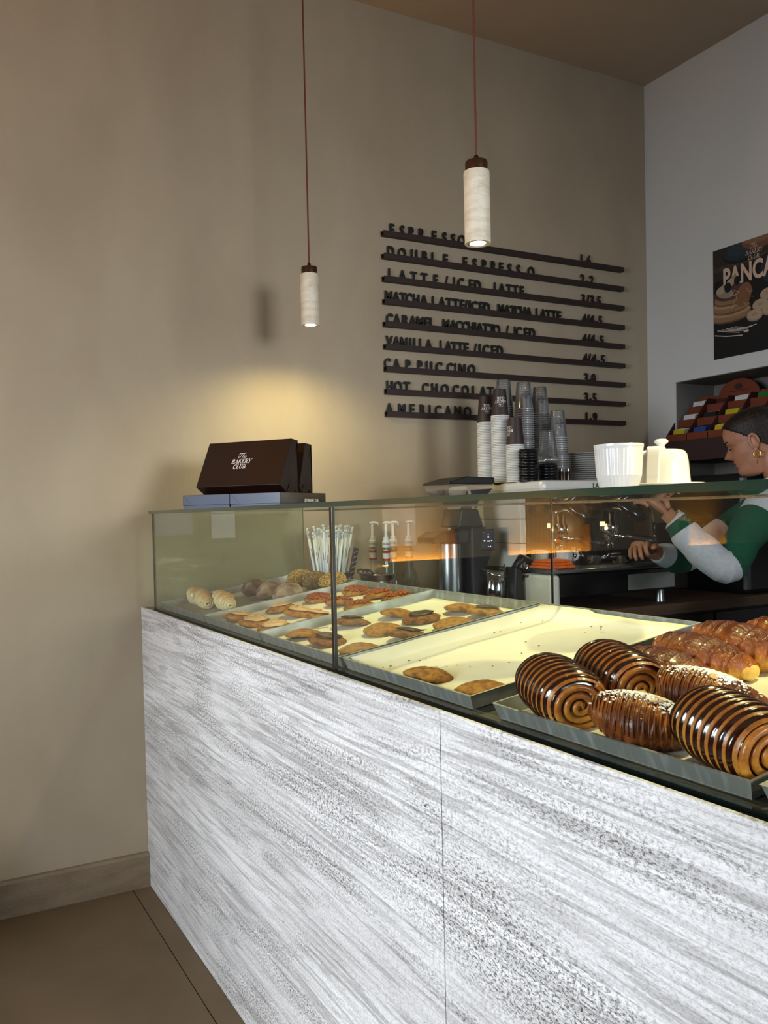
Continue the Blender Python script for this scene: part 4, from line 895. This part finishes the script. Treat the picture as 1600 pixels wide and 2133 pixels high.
ls = [clear_stack(1.408, -.285, MT, 1.842, 'the tallest clear cup stack'), clear_stack(1.445, -.365, MT, 1.823, 'the clear cup stack right of the paper cups'),
      clear_stack(1.560, -.325, MT, 1.812, 'the third clear cup stack from the left'), clear_stack(1.568, -.425, MT, 1.713, 'the lower clear cup stack beside the plates', -.0002)]
for o, a in zip(ls[1:], (R(-110), R(-115), R(-112))): clear_print(o, a)
M_lid = mat('black_lid', '0a0b0e', .3)
l0 = None
def lid_stack(x, y, top, pos):
    global l0
    n = int((top-MT-.012)/.0105)
    for i in range(n+1):
        if l0 is None: l0 = o = MB().lathe([(.0350, 0), (.0362, .001), (.0362, .0045), (.0345, .0055), (.0335, .010), (.0325, .0115), (.030, .0115), (.029, .009), (0, .009)], 28, cap=False).build('cup_lid', M_lid, smooth=2)
        else: o = l0.copy(); COL.objects.link(o)
        o.location = (x+.001*math.sin(i*2.1), y+.001*math.cos(i*1.3), MT+i*.0105)
        tag(o, f'black plastic lid in {pos}'+(', topmost' if i == n else ''), 'lid', 'black lids in '+pos)
lid_stack(1.279, -.590, 1.538, 'the taller lid pile'); lid_stack(1.372, -.590, 1.490, 'the lower lid pile')
clear_stack(1.372, -.590, 1.4185+.0105*6+.0125, 1.608, 'the short stack standing on the lids')
p0 = None
for i in range(14):
    if p0 is None: p0 = o = MB().lathe([(0, .001), (.034, 0), (.036, .001), (.055, .0085), (.0615, .0095), (.0618, .0112), (.055, .0105), (.034, .004), (0, .004)], 40, cap=False).build('saucer', M_plate, smooth=2)
    else: o = p0.copy(); COL.objects.link(o)
    o.location = (1.700+.0012*math.sin(i*1.7), -.42, MT+i*.0083)
    tag(o, 'topmost grey saucer of the stack beside the cups' if i == 13 else 'grey saucer stacked on the machine beside the cups', 'saucer', 'grey saucers in a stack' if i < 13 else None)
M_amber = mat('amber_glass', '3a2210', .2, c2='2c190b', coat=.4)
for k, x in enumerate((1.458, 1.492)):
    t = thing('spice_shaker', f'{["left", "right"][k]} small dark shaker with steel cap beside the saucers', 'shaker', (x, -.56, MT), (0, 0, 0), 'two small shakers')
    MB().lathe([(0, 0), (.0105, 0), (.0108, .035), (.0095, .039), (0, .039)], 20, cap=False).build('jar', M_amber, t, smooth=True)
    MB().lathe([(.0, .0392), (.0105, .0392), (.0105, .047), (.008, .049), (0, .049)], 20, cap=False).build('cap', M_steel, t, smooth=True)

# ------------------------------------------------------------------ poster on the right wall (flat print, drawn with flat shapes)
PY0, PY1, PZ0, PZ1 = -.394, -.860, 1.970, 2.4545
pc = {'bg': '2a231e', 'plank': '3b322b', 'plate': '1c2832', 'plate2': '26343f', 'cake': '6a4634', 'cake2': '7d5a45', 'blk': '0c0d11', 'navy': '0e1a24', 'tan': '8a6a4c', 'tan2': 'a18562', 'crust': '6b4a33', 'choc': '4a3230', 'ban': '8c7e6c', 'ban2': 'a7927a', 'dr': 'b3a99b', 'txt': 'c9ae98', 'co': '7a5238'}
pm = {k: mat('print_'+k, v, .45) for k, v in pc.items()}; keys = list(pc)
po = thing('pancake_poster', 'poster with a stack of pancakes on the right wall', 'poster', (XR, (PY0+PY1)/2, (PZ0+PZ1)/2))
MB().box((-.003, (PY1-PY0)/2, (PZ0-PZ1)/2), (-.0003, (PY0-PY1)/2, (PZ1-PZ0)/2)).build('poster_board', pm['bg'], po)
lay = [0]
def pxy(u, v): return (PY0+(PY1-PY0)*u-(PY0+PY1)/2, PZ1+(PZ0-PZ1)*v-(PZ0+PZ1)/2)
pb = MB(); aspect = (PZ1-PZ0)/(PY0-PY1)
def pshape(pts, k):
    lay[0] += 1; x = -.0031-.00003*lay[0]; Q = []
    for u, v in pts: u = min(1, max(0, u)); v = min(1, max(0, v)); y, z = pxy(u, v); Q.append((x, y, z))
    pb.add(Q, [tuple(range(len(Q)-1, -1, -1))], keys.index(k))
def pell(u, v, ru, rv, k, rot=0, n=26, a0=0, a1=360):
    pshape([(u+ru*math.cos(math.radians(a0+(a1-a0)*i/n))*math.cos(rot)-rv*math.sin(math.radians(a0+(a1-a0)*i/n))*math.sin(rot), v+ru*math.cos(math.radians(a0+(a1-a0)*i/n))*math.sin(rot)+rv*math.sin(math.radians(a0+(a1-a0)*i/n))*math.cos(rot)) for i in range(n)], k)
def pline(pts, wd, k):
    for a, b_ in zip(pts[:-1], pts[1:]):
        d = Vector((b_[0]-a[0], b_[1]-a[1])); n_ = Vector((-d.y, d.x)).normalized()*wd
        pshape([(a[0]+n_.x, a[1]+n_.y), (b_[0]+n_.x, b_[1]+n_.y), (b_[0]-n_.x, b_[1]-n_.y), (a[0]-n_.x, a[1]-n_.y)], k)
for i in range(4): pshape([(0, .10+i*.07), (1, .06+i*.07), (1, .10+i*.07), (0, .14+i*.07)], 'plank' if i % 2 else 'bg')
pell(.31, .08, .20, .10, 'blk'); pell(.31, .07, .19, .085, 'plate'); pell(.31, .055, .15, .06, 'plate2'); pell(.52, .01, .20, .09, 'cake'); pell(.52, -.01, .19, .06, 'cake2')
pshape([(0, .30), (.3, .24), (.62, .16), (1, .12), (1, 1), (0, 1)], 'blk'); pell(.72, .30, .20, .16, 'plate'); pell(.74, .28, .14, .10, 'plate2')
pell(.25, .72, .62, .30, 'navy'); pell(.30, .66, .60, .27, 'blk'); pshape([(0, .86), (.3, .9), (.7, .84), (1, .78), (1, 1), (0, 1)], 'blk')
for i in range(6): pell(.20, .64-i*.038, .225-.008*i, .052, 'tan' if i % 2 else 'crust'); pell(.20, .632-i*.038, .215-.008*i, .044, 'tan2' if i % 2 else 'tan')
pell(.20, .42, .19, .07, 'choc'); pell(.13, .41, .10, .05, 'ban', .3); pell(.34, .47, .08, .11, 'co', .5)
rp = random.Random(5)
for i in range(16): u = rp.uniform(.2, .42); v = rp.uniform(.40, .58); pline([(u, v), (u+rp.uniform(-.05, .06), v+rp.uniform(.01, .05)), (u+rp.uniform(-.03, .08), v+rp.uniform(.03, .08))], .0035, rp.choice(['tan2', 'co', 'ban2', 'crust']))
LQ = []
po_t = text('poster_title', 'PANCAKES', .110, Matrix.Identity(4), pm['txt'], None, bold=.0035, extr=.00005, sx=.72)
po_t.parent = po; yy, zz = pxy(.115, .355); po_t.matrix_basis = frame((-.0062, yy, zz), (0, -1, 0), (0, 0, 1)) @ Matrix.Diagonal((.97, 1, 1, 1))
lg = logo(MB(), .0185).build('poster_logo', pm['txt'], po); yy, zz = pxy(.455, .125); lg.matrix_basis = frame((-.0063, yy, zz), (0, -1, 0), (0, 0, 1))
lay[0] = 108
pell(.235, .315, .05, .038, 'ban', -.3); pell(.20, .335, .045, .035, 'ban2', -.3); pell(.275, .33, .035, .04, 'blk'); pell(.12, .375, .055, .04, 'ban', -.2); pell(.17, .37, .04, .045, 'blk'); pell(.09, .385, .045, .035, 'ban2')
for (u, v) in ((.60, .52), (.52, .60), (.46, .68), (.62, .66)): pell(u, v, .085, .052, 'ban'); pell(u, v-.008, .08, .045, 'ban2'); pell(u, v-.008, .03, .016, 'tan2')
for i in range(5): pline([(.05+i*.05, .74+.0*i), (.16+i*.05, .77), (.30+i*.045, .80-i*.01)], .004, 'dr')
pline([(.02, .78), (.15, .81), (.33, .83)], .0045, 'dr'); pell(.37, .80, .03, .012, 'dr')
pb.build('printed_picture', [pm[k] for k in keys], po)

# ------------------------------------------------------------------ tea stand in the wall niche
M_or = mat('stand_orange', '73300f', .7, c2='66290d'); M_ord = mat('stand_dark', '3c170d', .7, c2='35130b'); M_shelf = mat('niche_shelf', '2b1410', .7, c2='331812')
o = MB().box((XR-.10, -1.70, 1.52), (XR+.255, -.176, 1.615)).build('niche_shelf', M_shelf); tag(o, 'dark red wooden shelf board across the wall niche', 'shelf')
o = thing('black_appliance', 'black appliance standing under the niche shelf on the back counter', 'appliance', (2.40, -.42, BC+.001))
MB().box((-.10, -.30, 0), (.10, .20, .30)).build('housing', M_bk, o, bevel=.02); MB().box((-.08, -.27, .301), (.08, .17, .50)).build('upper_housing', M_bk, o, bevel=.02); MB().box((-.103, -.2, .1), (-.1005, .1, .22)).build('front_panel', M_black, o)
ts = thing('tea_stand', 'orange brown cardboard stand holding tea sachets in the niche', 'display stand', (2.50, -.40, 1.6155))
# local: x depth into the wall, y sideways, z up; header and three tiers
hd = MB(); prof = [(-.235, .14), (.235, .14), (.235, .215), (.20, .222), (.12, .215)]+[(.11*math.cos(a)+.0, .205+.075*math.sin(a)) for a in [PI*k/14 for k in range(15)]]+[(-.12, .215), (-.235, .195)]
hd.prism(prof, .165, .171, 'x'); hd.build('header', M_or, ts)
em_ = MB().prism([(-.06, .222), (.055, .222), (.055, .226), (-.06, .226)], .1645, .165, 'x'); em_.disc((.1645, 0, .243), .022, .014, 20, axis='x'); em_.build('header_emblem', M_ord, ts)
for k in range(5):
    y = -.235+k*.1175; MB().prism([(-.045, 0), (.16, 0), (.16, .20), (.10, .20), (-.045, .03)], y-.002, y+.002, 'y').build('divider', M_ord, ts)
MB().box((.158, -.235, 0), (.164, .235, .2)).build('back_card', M_ord, ts)
TI = [(-.045, .0), (.025, .07), (.09, .135)]
for (x, z) in TI: MB().box((x, -.233, z), (x+.003, .233, z+.035)).build('tier_front', M_or, ts)
for (x, z) in TI[1:]: MB().box((x, -.233, z-.002), (.158, .233, z)).build('tier_floor', M_ord, ts)
tcols = {'white': 'c9cbc6', 'yellow': 'b5a41c', 'blue': '1d3e78', 'black': '14161a', 'green': '1d6a2a', 'grey': '8c97a0', 'red': '8a2a28'}
tm = {k: mat('sachet_'+k, v, .5) for k, v in tcols.items()}; tmp = mat('sachet_print', '55606c', .6)
lay_ = [['white', 'blue', 'white', 'yellow'], ['white', 'black', 'yellow', 'red'], ['white', 'red', 'white', 'green']]
PN = ['lowest', 'middle', 'upper']; CN = ['first', 'second', 'third', 'fourth']
for ti in range(3):
    for ci in range(4):
        col = lay_[ti][ci]
        if ti == 2 and ci == 1: continue
        for k in range(5):
            x, z = TI[ti]; c2 = 'yellow' if (col == 'white' and k == 0 and ti == 0) else ('grey' if col == 'black' and k > 2 else col)
            o = MB().box((-.0015, -.033, 0), (.0015, .033, .058)).build('tea_sachet', tm[c2]); MB().box((-.0018, -.022, .012), (-.0015, .022, .034)).build('sachet_print', tmp, o)
            o.location = (2.50+x+.008+k*.0085, -.40+.176-ci*.1175+.001*k, 1.6155+z+.001+k*.0016); o.rotation_euler = (0, R(14), R(2*math.sin(k*3+ci)))
            tag(o, f'{c2} tea sachet in the {CN[ci]} compartment from the left, {PN[ti]} tier', 'tea sachet', f'tea sachets in {PN[ti]} tier compartment {CN[ci]}')

# ------------------------------------------------------------------ wall bench with a light strip (added out of view for the case glass to mirror)
M_led = mat('light_strip', 'ffb040', .5, emit='ffb83c', es=750)
t = thing('mirrored_bench', 'wooden wall bench with a lit back rail, added out of view for the case glass to mirror', 'bench', (-2.2, -.25, 0))
wp(t, MB().box((-3.5, -.06, .002), (-.94, -.045, 1.116)), 'backrest', M_rail); wp(t, MB().box((-3.5, -.50, .40), (-1.0, -.052, .45)), 'seat', M_rail); wp(t, MB().box((-3.5, -.46, .002), (-1.05, -.44, .398)), 'front_board', M_rail)
wp(t, MB().box((-3.5, -.0445, 1.084), (-.94, -.001, 1.095)), 'leak_stop', M_rail)  # added under the strip to keep its light off the floor
for a, b_ in ((-1.27, -.955), (-2.02, -1.55), (-2.95, -2.68)):
    wp(t, MB().box((a, -.026, 1.098), (b_, -.003, 1.102)), 'light_strip', M_led); wp(t, MB().box((a-.012, -.056, 1.101), (a, -.001, 1.24)), 'glow_stop', M_rail); wp(t, MB().box((b_, -.056, 1.101), (b_+.012, -.001, 1.24)), 'glow_stop', M_rail)  # end blocks added to break the mirrored glow into lengths

M_panel = mat('lit_panel', 'dfe6ee', .4, emit='dce8f6', es=2.2, c2='d5dee8')
t = thing('mirrored_panel', 'lit panel on a post, added out of view for the case glass to mirror', 'screen', (1.56, -3.86, 0))  # added glowing panel, unseen except as a pale patch in the glass
MB().lathe([(0, .001), (.12, .001), (.12, .012), (.02, .02), (.016, .03), (.016, 1.10), (0, 1.10)], 24, cap=False).build('post', M_bk, t, smooth=True)
MB().box((-.115, -.012, 1.10), (.115, .006, 1.43)).build('housing', M_bk, t, bevel=.004)
MB().box((-.10, .0062, 1.14), (.10, .0075, 1.41)).build('screen', M_panel, t)
# ------------------------------------------------------------------ barista
M_skin = mat('skin', '9c6a4e', .5, c2='a97558', sc_=(30, 30, 30), sub=.08, bump=.08, bsc=(300, 300, 300)); M_lip = mat('lips', '8c4540', .45, c2='95504a')
M_hair = mat('hair', '0e0805', .55, spec=.35, c2='3a2516', sc_=(8, 220, 120), det=4, lo=.45, hi=.75, bump=.5, bsc=(10, 200, 120))
M_swg = mat('sweater_green', '0c4a33', .95, c2='0f5239', sc_=(80, 80, 80), bump=.6, bsc=(350, 350, 350)); M_sww = mat('sweater_pale', 'b9bcc4', .95, c2='c6c8ce', sc_=(80, 80, 80), bump=.6, bsc=(350, 350, 350))
M_gold = mat('gold', 'd9a441', .2, 1, c2='d19a38'); M_trou = mat('black_trousers', '0c0c0e', .9, c2='111113'); M_dk = mat('lash', '0d0908', .6)
per = thing('person', 'barista with slicked back dark hair in a green and pale striped sweater, working the machine', 'person', (2.03, -1.20, 0))
PO = Vector((2.03, -1.20, 0))
HC = Vector((1.937, -1.030, 1.541))     # middle of the head
FA = R(122); fx, fy = math.cos(FA), math.sin(FA)   # facing direction (towards the machine)
HM = Matrix.Translation(HC-PO) @ Matrix.Rotation(FA, 4, 'Z') @ Matrix.Rotation(R(20), 4, 'Y')
HP = [ # z, front, back, half width
 (-.118, .040, -.020, .030), (-.112, .062, -.028, .036), (-.104, .078, -.034, .041), (-.094, .0845, -.040, .046), (-.084, .0845, -.046, .050), (-.077, .0825, -.050, .053), (-.070, .0828, -.054, .055), (-.064, .0832, -.058, .057), (-.0585, .0836, -.061, .0585), (-.053, .0840, -.065, .060), (-.047, .0843, -.068, .0615), (-.041, .0846, -.071, .063), (-.034, .0850, -.075, .0645), (-.026, .0852, -.079, .0655), (-.016, .0850, -.083, .067), (-.006, .0835, -.087, .0685), (.004, .0825, -.090, .070), (.013, .0865, -.093, .0715), (.022, .0905, -.095, .0725), (.034, .0915, -.097, .074), (.048, .0900, -.098, .075), (.062, .0860, -.096, .0735), (.076, .0775, -.091, .069), (.088, .0650, -.082, .061), (.099, .0470, -.068, .048), (.107, .0270, -.048, .031), (.112, .006, -.024, .013)]
NS = 96
for _ in range(2):   # finer rings
    HP = [q for a, b_ in zip(HP[:-1], HP[1:]) for q in (a, tuple((u+v)/2 for u, v in zip(a, b_)))]+[HP[-1]]
def head_rings(off=0.0):
    rings = []
    for z, f, b_, w_ in HP:
        ring = []; cx = (f+b_)/2; rx = (f-b_)/2+off
        nose = 0
        if -.042 < z < .012: nose = .0275*max(0, 1-abs((z+.026)/(.036 if z > -.026 else .0165)))**.9
        for k in range(NS):
            a = 2*PI*k/NS; ca, sa = math.cos(a), math.sin(a); e = 2.25
            x = cx+rx*math.copysign(abs(ca)**(2/e), ca); y = (w_+off)*math.copysign(abs(sa)**(2/e), sa)
            if ca > 0:
                x += nose*math.exp(-(y/.0125)**2)
                x -= .0075*math.exp(-((abs(y)-.031)/.014)**2-((z-.001)/.013)**2)      # eye sockets
                x += .003*math.exp(-((abs(y)-.030)/.008)**2-((z+.000)/.006)**2)       # lids
                x -= .010*(abs(y)/.06)**3*min(1, max(0, (-.03-z)/.05))
                x += (.0055*math.exp(-((z+.0655)/.005)**2)+.0062*math.exp(-((z+.0520)/.0045)**2)-.003*math.exp(-((z+.0585)/.0018)**2)-.002*math.exp(-((z+.076)/.004)**2))*math.exp(-(y/.022)**2)
            ring.append(Vector((x, y, z)))
        rings.append(ring)
    return rings
body = MB(); body.M = HM
rg = head_rings(); vs = [tuple(v) for r_ in rg for v in r_]
n_ = len(rg); fs = [(j*NS+k, j*NS+(k+1) % NS, (j+1)*NS+(k+1) % NS, (j+1)*NS+k) for j in range(n_-1) for k in range(NS)]
fs += [tuple(range(NS-1, -1, -1)), tuple(range((n_-1)*NS, n_*NS))]
lipf = []; skinf = []
for f in fs:
    c = sum((Vector(vs[i]) for i in f), Vector())/len(f)
    (lipf if (-.071 < c.z < -.046 and c.x > .0815 and abs(c.y) < .021) else skinf).append(f)
body.add(vs, skinf, 0); body.add(vs, lipf, 1)
for s_ in (-1, 1):   # ears: a flattened shell with its raised rim
    body.ell((-.006, s_*.074, -.010), (.014, .006, .026), 16, 10, 0)
    ep = [(-.006+.0145*math.cos(a), s_*(.079+.003*math.sin(a)), -.008+.0255*math.sin(a)*(1 if math.sin(a) > 0 else 1.05)) for a in [R(-100+i*24) for i in range(14)]]
    body.tube(ep, [.0035]+[.0048]*12+[.003], 8, 0)
    body.ell((-.001, s_*.079, -.036), (.0075, .0045, .009), 10, 8, 0)
body.M = Matrix.Identity(4)
W2 = lambda p: Vector(p)-PO
hm3 = HM.to_3x3()
nk0 = HM @ Vector((-.030, 0, -.065)); sh_c = W2((2.01, -1.13, 1.345))
body.tube([nk0+Vector((0, 0, .03)), nk0, (nk0+sh_c)/2, sh_c, sh_c-Vector((0, 0, .06))], [.048, .052, .051, .062, .09], 24)
def hand(wrist, direc, palm_n, sc_=1.0, curl=.55, side=1):
    d = Vector(direc).normalized(); n = Vector(palm_n); n = (n-d*n.dot(d)).normalized(); s = d.cross(n)*side
    w_ = Vector(wrist)
    body.tube([w_-d*.03, w_, w_+d*.03, w_+d*.065, w_+d*.085], [.023*sc_, .022*sc_, .034*sc_, .038*sc_, .030*sc_], 16, flat=.48)
    for i, (off, ln) in enumerate(((-.028, .062), (-.0095, .072), (.0095, .068), (.027, .052))):
        b0 = w_+d*.075+s*off; p = [b0-d*.015, b0]; a = .25
        q = b0
        for seg in (.42, .33, .25):
            a += curl*.75; q = q+(d*math.cos(a)+n*math.sin(a))*ln*seg+s*off*.06; p.append(q)
        body.tube(p, [.0088, .0088, .0082, .0074, .0058], 10)
    b0 = w_+d*.028-s*.028; body.tube([w_+d*.01-s*.012, b0, b0-s*.020+d*.022+n*.01, b0-s*.026+d*.045+n*.022, b0-s*.022+d*.058+n*.030], [.012, .0125, .0105, .0088, .0065], 10)
lw = W2((1.573, -.985, 1.276)); le = W2((1.672, -1.095, 1.122)); ls_ = W2((1.895, -1.095, 1.302))
rw = W2((1.610, -.850, 1.155)); re = W2((1.80, -.83, 1.12)); rs_ = W2((2.12, -.98, 1.33))
hand(lw+(lw-le).normalized()*.02, (lw-le).normalized()+Vector((-.1, .25, .2)), Vector((.3, .9, -.3)), .95, .5, 1)
hand(rw, (rw-re).normalized()+Vector((-.2, -.2, .25)), Vector((0, -.3, -.9)), .95, .8, -1)
body.tube([le, lw+(lw-le)*.12], [.034, .024], 14); body.tube([re, rw], [.034, .024], 14)
body.build('body', [M_skin, M_lip], per, smooth=2)
# face details
for s_ in (-1, 1):
    b = MB(); b.M = HM; b.tube([(.0800, s_*.022, .0005), (.0815, s_*.029, -.0035), (.0770, s_*.038, -.0040), (.0710, s_*.044, -.001)], [.0008, .0015, .0015, .0008], 6); b.build('eyelashes', M_dk, per, smooth=2)
    b = MB(); b.M = HM; b.tube([(.0895, s_*.014, .0190), (.0875, s_*.026, .0250), (.0800, s_*.038, .0265), (.0690, s_*.048, .0220)], [.0018, .0030, .0026, .0010], 8); b.build('eyebrow', M_hair, per, smooth=2)
    b = MB(); b.M = HM; b.tube([(-.001+.0115*math.cos(a), s_*.085, -.0545+.0115*math.sin(a)) for a in [R(70-i*20) for i in range(17)]], .0026, 8); b.build('hoop_earring', M_gold, per, smooth=2)
# hair: slicked back shell ending at the hairline, with a low knot behind
rg = head_rings(.0050); b = MB(); b.M = HM; vs = []
for j, r_ in enumerate(rg):
    for k, v in enumerate(r_): vs.append(tuple(v+Vector((0, 0, .0045 if j > len(rg)-22 else .001))))
def is_hair(c):
    x, y, z = c
    if z > .094: return True
    if x > 0.0: return z > .012+.95*max(0, x-.004)
    if x > -.026: return z > .010
    return z > -.060+.9*max(0, x+.07)
hf = []
for j in range(len(rg)-1):
    for k in range(NS):
        f = (j*NS+k, j*NS+(k+1) % NS, (j+1)*NS+(k+1) % NS, (j+1)*NS+k); c = sum((Vector(vs[i]) for i in f), Vector())/4
        if is_hair(c): hf.append(f)
hf.append(tuple(range((len(rg)-1)*NS, len(rg)*NS)))
b.add(vs, hf); o = b.build('hair', M_hair, per, smooth=2); m_ = o.modifiers.new('thick', 'SOLIDIFY'); m_.thickness = .006; m_.offset = -1
b = MB(); b.M = HM; b.ell((-.118, 0, .000), (.034, .040, .040), 20, 12); b.build('hair_knot', M_hair, per, smooth=2)
# sweater: torso and sleeves lofted ring by ring, wide stripes
sw = MB()
def loft(pts, rad, flat, bands, n=28, ref=None, rump=0):
    """rings along pts; bands = list of (t_end, material)"""
    N = 40; P = []; Rr = []
    m = len(pts)-1
    for i in range(N+1):
        t = i/N*m; k = min(int(t), m-1); u = t-k; p0, p1, p2, p3 = (Vector(pts[max(0, k-1)]), Vector(pts[k]), Vector(pts[k+1]), Vector(pts[min(m, k+2)]))
        P.append(.5*((2*p1)+(-p0+p2)*u+(2*p0-5*p1+4*p2-p3)*u*u+(-p0+3*p1-3*p2+p3)*u**3)); Rr.append(rad[k]*(1-u)+rad[k+1]*u+rump*math.sin(t*9))
    mis = []
    for i in range(N):
        t = (i+.5)/N; mis.append(next(mm for e, mm in bands if t <= e))
    sw.tube(P, Rr, n, flat=flat, mis=mis, mi=mis[-1])
G_, W__ = 0, 1
tb = W2((2.06, -1.30, .93)); tm_ = W2((2.06, -1.25, 1.15)); tt = W2((2.02, -1.15, 1.34))
u_ax = Vector((ls_-rs_)).normalized()
# torso built as rings whose wide axis joins the shoulders
Nt = 30; ring_v = []; ringm = []
cs = [(0.0, tb, .165, .125), (.35, W2((2.07, -1.28, 1.10)), .165, .120), (.7, W2((2.05, -1.20, 1.27)), .185, .115), (.86, W2((2.02, -1.15, 1.345)), .165, .095), (.95, W2((2.00, -1.12, 1.385)), .105, .075), (1.0, W2((1.985, -1.105, 1.405)), .064, .060)]
for i in range(Nt+1):
    t = i/Nt
    for (t0, c0_, a0, b0), (t1, c1_, a1, b1) in zip(cs[:-1], cs[1:]):
        if t <= t1+1e-9: u = (t-t0)/(t1-t0); c = c0_.lerp(c1_, u); a_ = a0+(a1-a0)*u; bb2 = b0+(b1-b0)*u; break
    v_ax = Vector((0, 0, 1)).cross(u_ax).normalized()
    for k in range(36):
        an = 2*PI*k/36; wr_ = 1+.02*math.sin(an*5+t*14); ring_v.append(tuple(c+u_ax*math.cos(an)*a_*wr_+v_ax*math.sin(an)*bb2*wr_))
tband = [(.12, W__), (.29, G_), (.46, W__), (.74, G_), (1.0, W__)]
for i in range(Nt):
    mi = next(mm for e, mm in tband if (i+.5)/Nt <= e)
    sw.add(ring_v, [(i*36+k, i*36+(k+1) % 36, (i+1)*36+(k+1) % 36, (i+1)*36+k) for k in range(36)], mi)
up = (ls_-le).normalized()
loft([ls_+Vector((.10, .0, .0)), ls_+Vector((.01, 0, -.01)), ls_.lerp(le, .55)+Vector((0, -.01, -.015)), le+Vector((.02, -.01, -.012)), le.lerp(lw, .5)+Vector((-.01, 0, -.006)), lw-(lw-le)*.10, lw-(lw-le)*.02], [.072, .074, .060, .058, .054, .041, .033], 1.0, [(.22, W__), (.48, G_), (.76, W__), (.85, G_), (1, W__)], rump=.0022)
loft([rs_+Vector((-.08, 0, 0)), rs_, rs_.lerp(re, .55), re, re.lerp(rw, .5), rw-(rw-re)*.22], [.075, .072, .060, .052, .045, .033], 1.0, [(.2, W__), (.4, G_), (.6, W__), (.8, G_), (1, W__)])
sw.build('sweater', [M_swg, M_sww], per, smooth=2)
cl = MB(); cl.tube([W2((1.985, -1.105, 1.395)), W2((1.975, -1.095, 1.425))], [.070, .062], 28, cap=False); cl.build('collar', M_sww, per, smooth=2)
tr_ = MB()
for s_ in (-1, 1):
    hp_ = tb+u_ax*s_*.085; tr_.tube([hp_+Vector((0, 0, .06)), hp_, hp_+Vector((.01, .01, -.42)), hp_+Vector((.0, .0, -.86))], [.10, .098, .068, .052], 20)
tr_.build('trousers', M_trou, per, smooth=2)
for s_ in (-1, 1):
    f_ = tb+u_ax*s_*.085; b = MB(); dv = Vector((fx, fy, 0)); z0 = .001
    b.tube([Vector((f_.x, f_.y, .04))-dv*.06, Vector((f_.x, f_.y, .045)), Vector((f_.x, f_.y, .035))+dv*.10, Vector((f_.x, f_.y, .028))+dv*.17], [.036, .044, .038, .026], 16, flat=.9); b.v = [(v[0], v[1], max(z0, v[2])) for v in b.v]; b.build('shoe', M_trou, per, smooth=2)
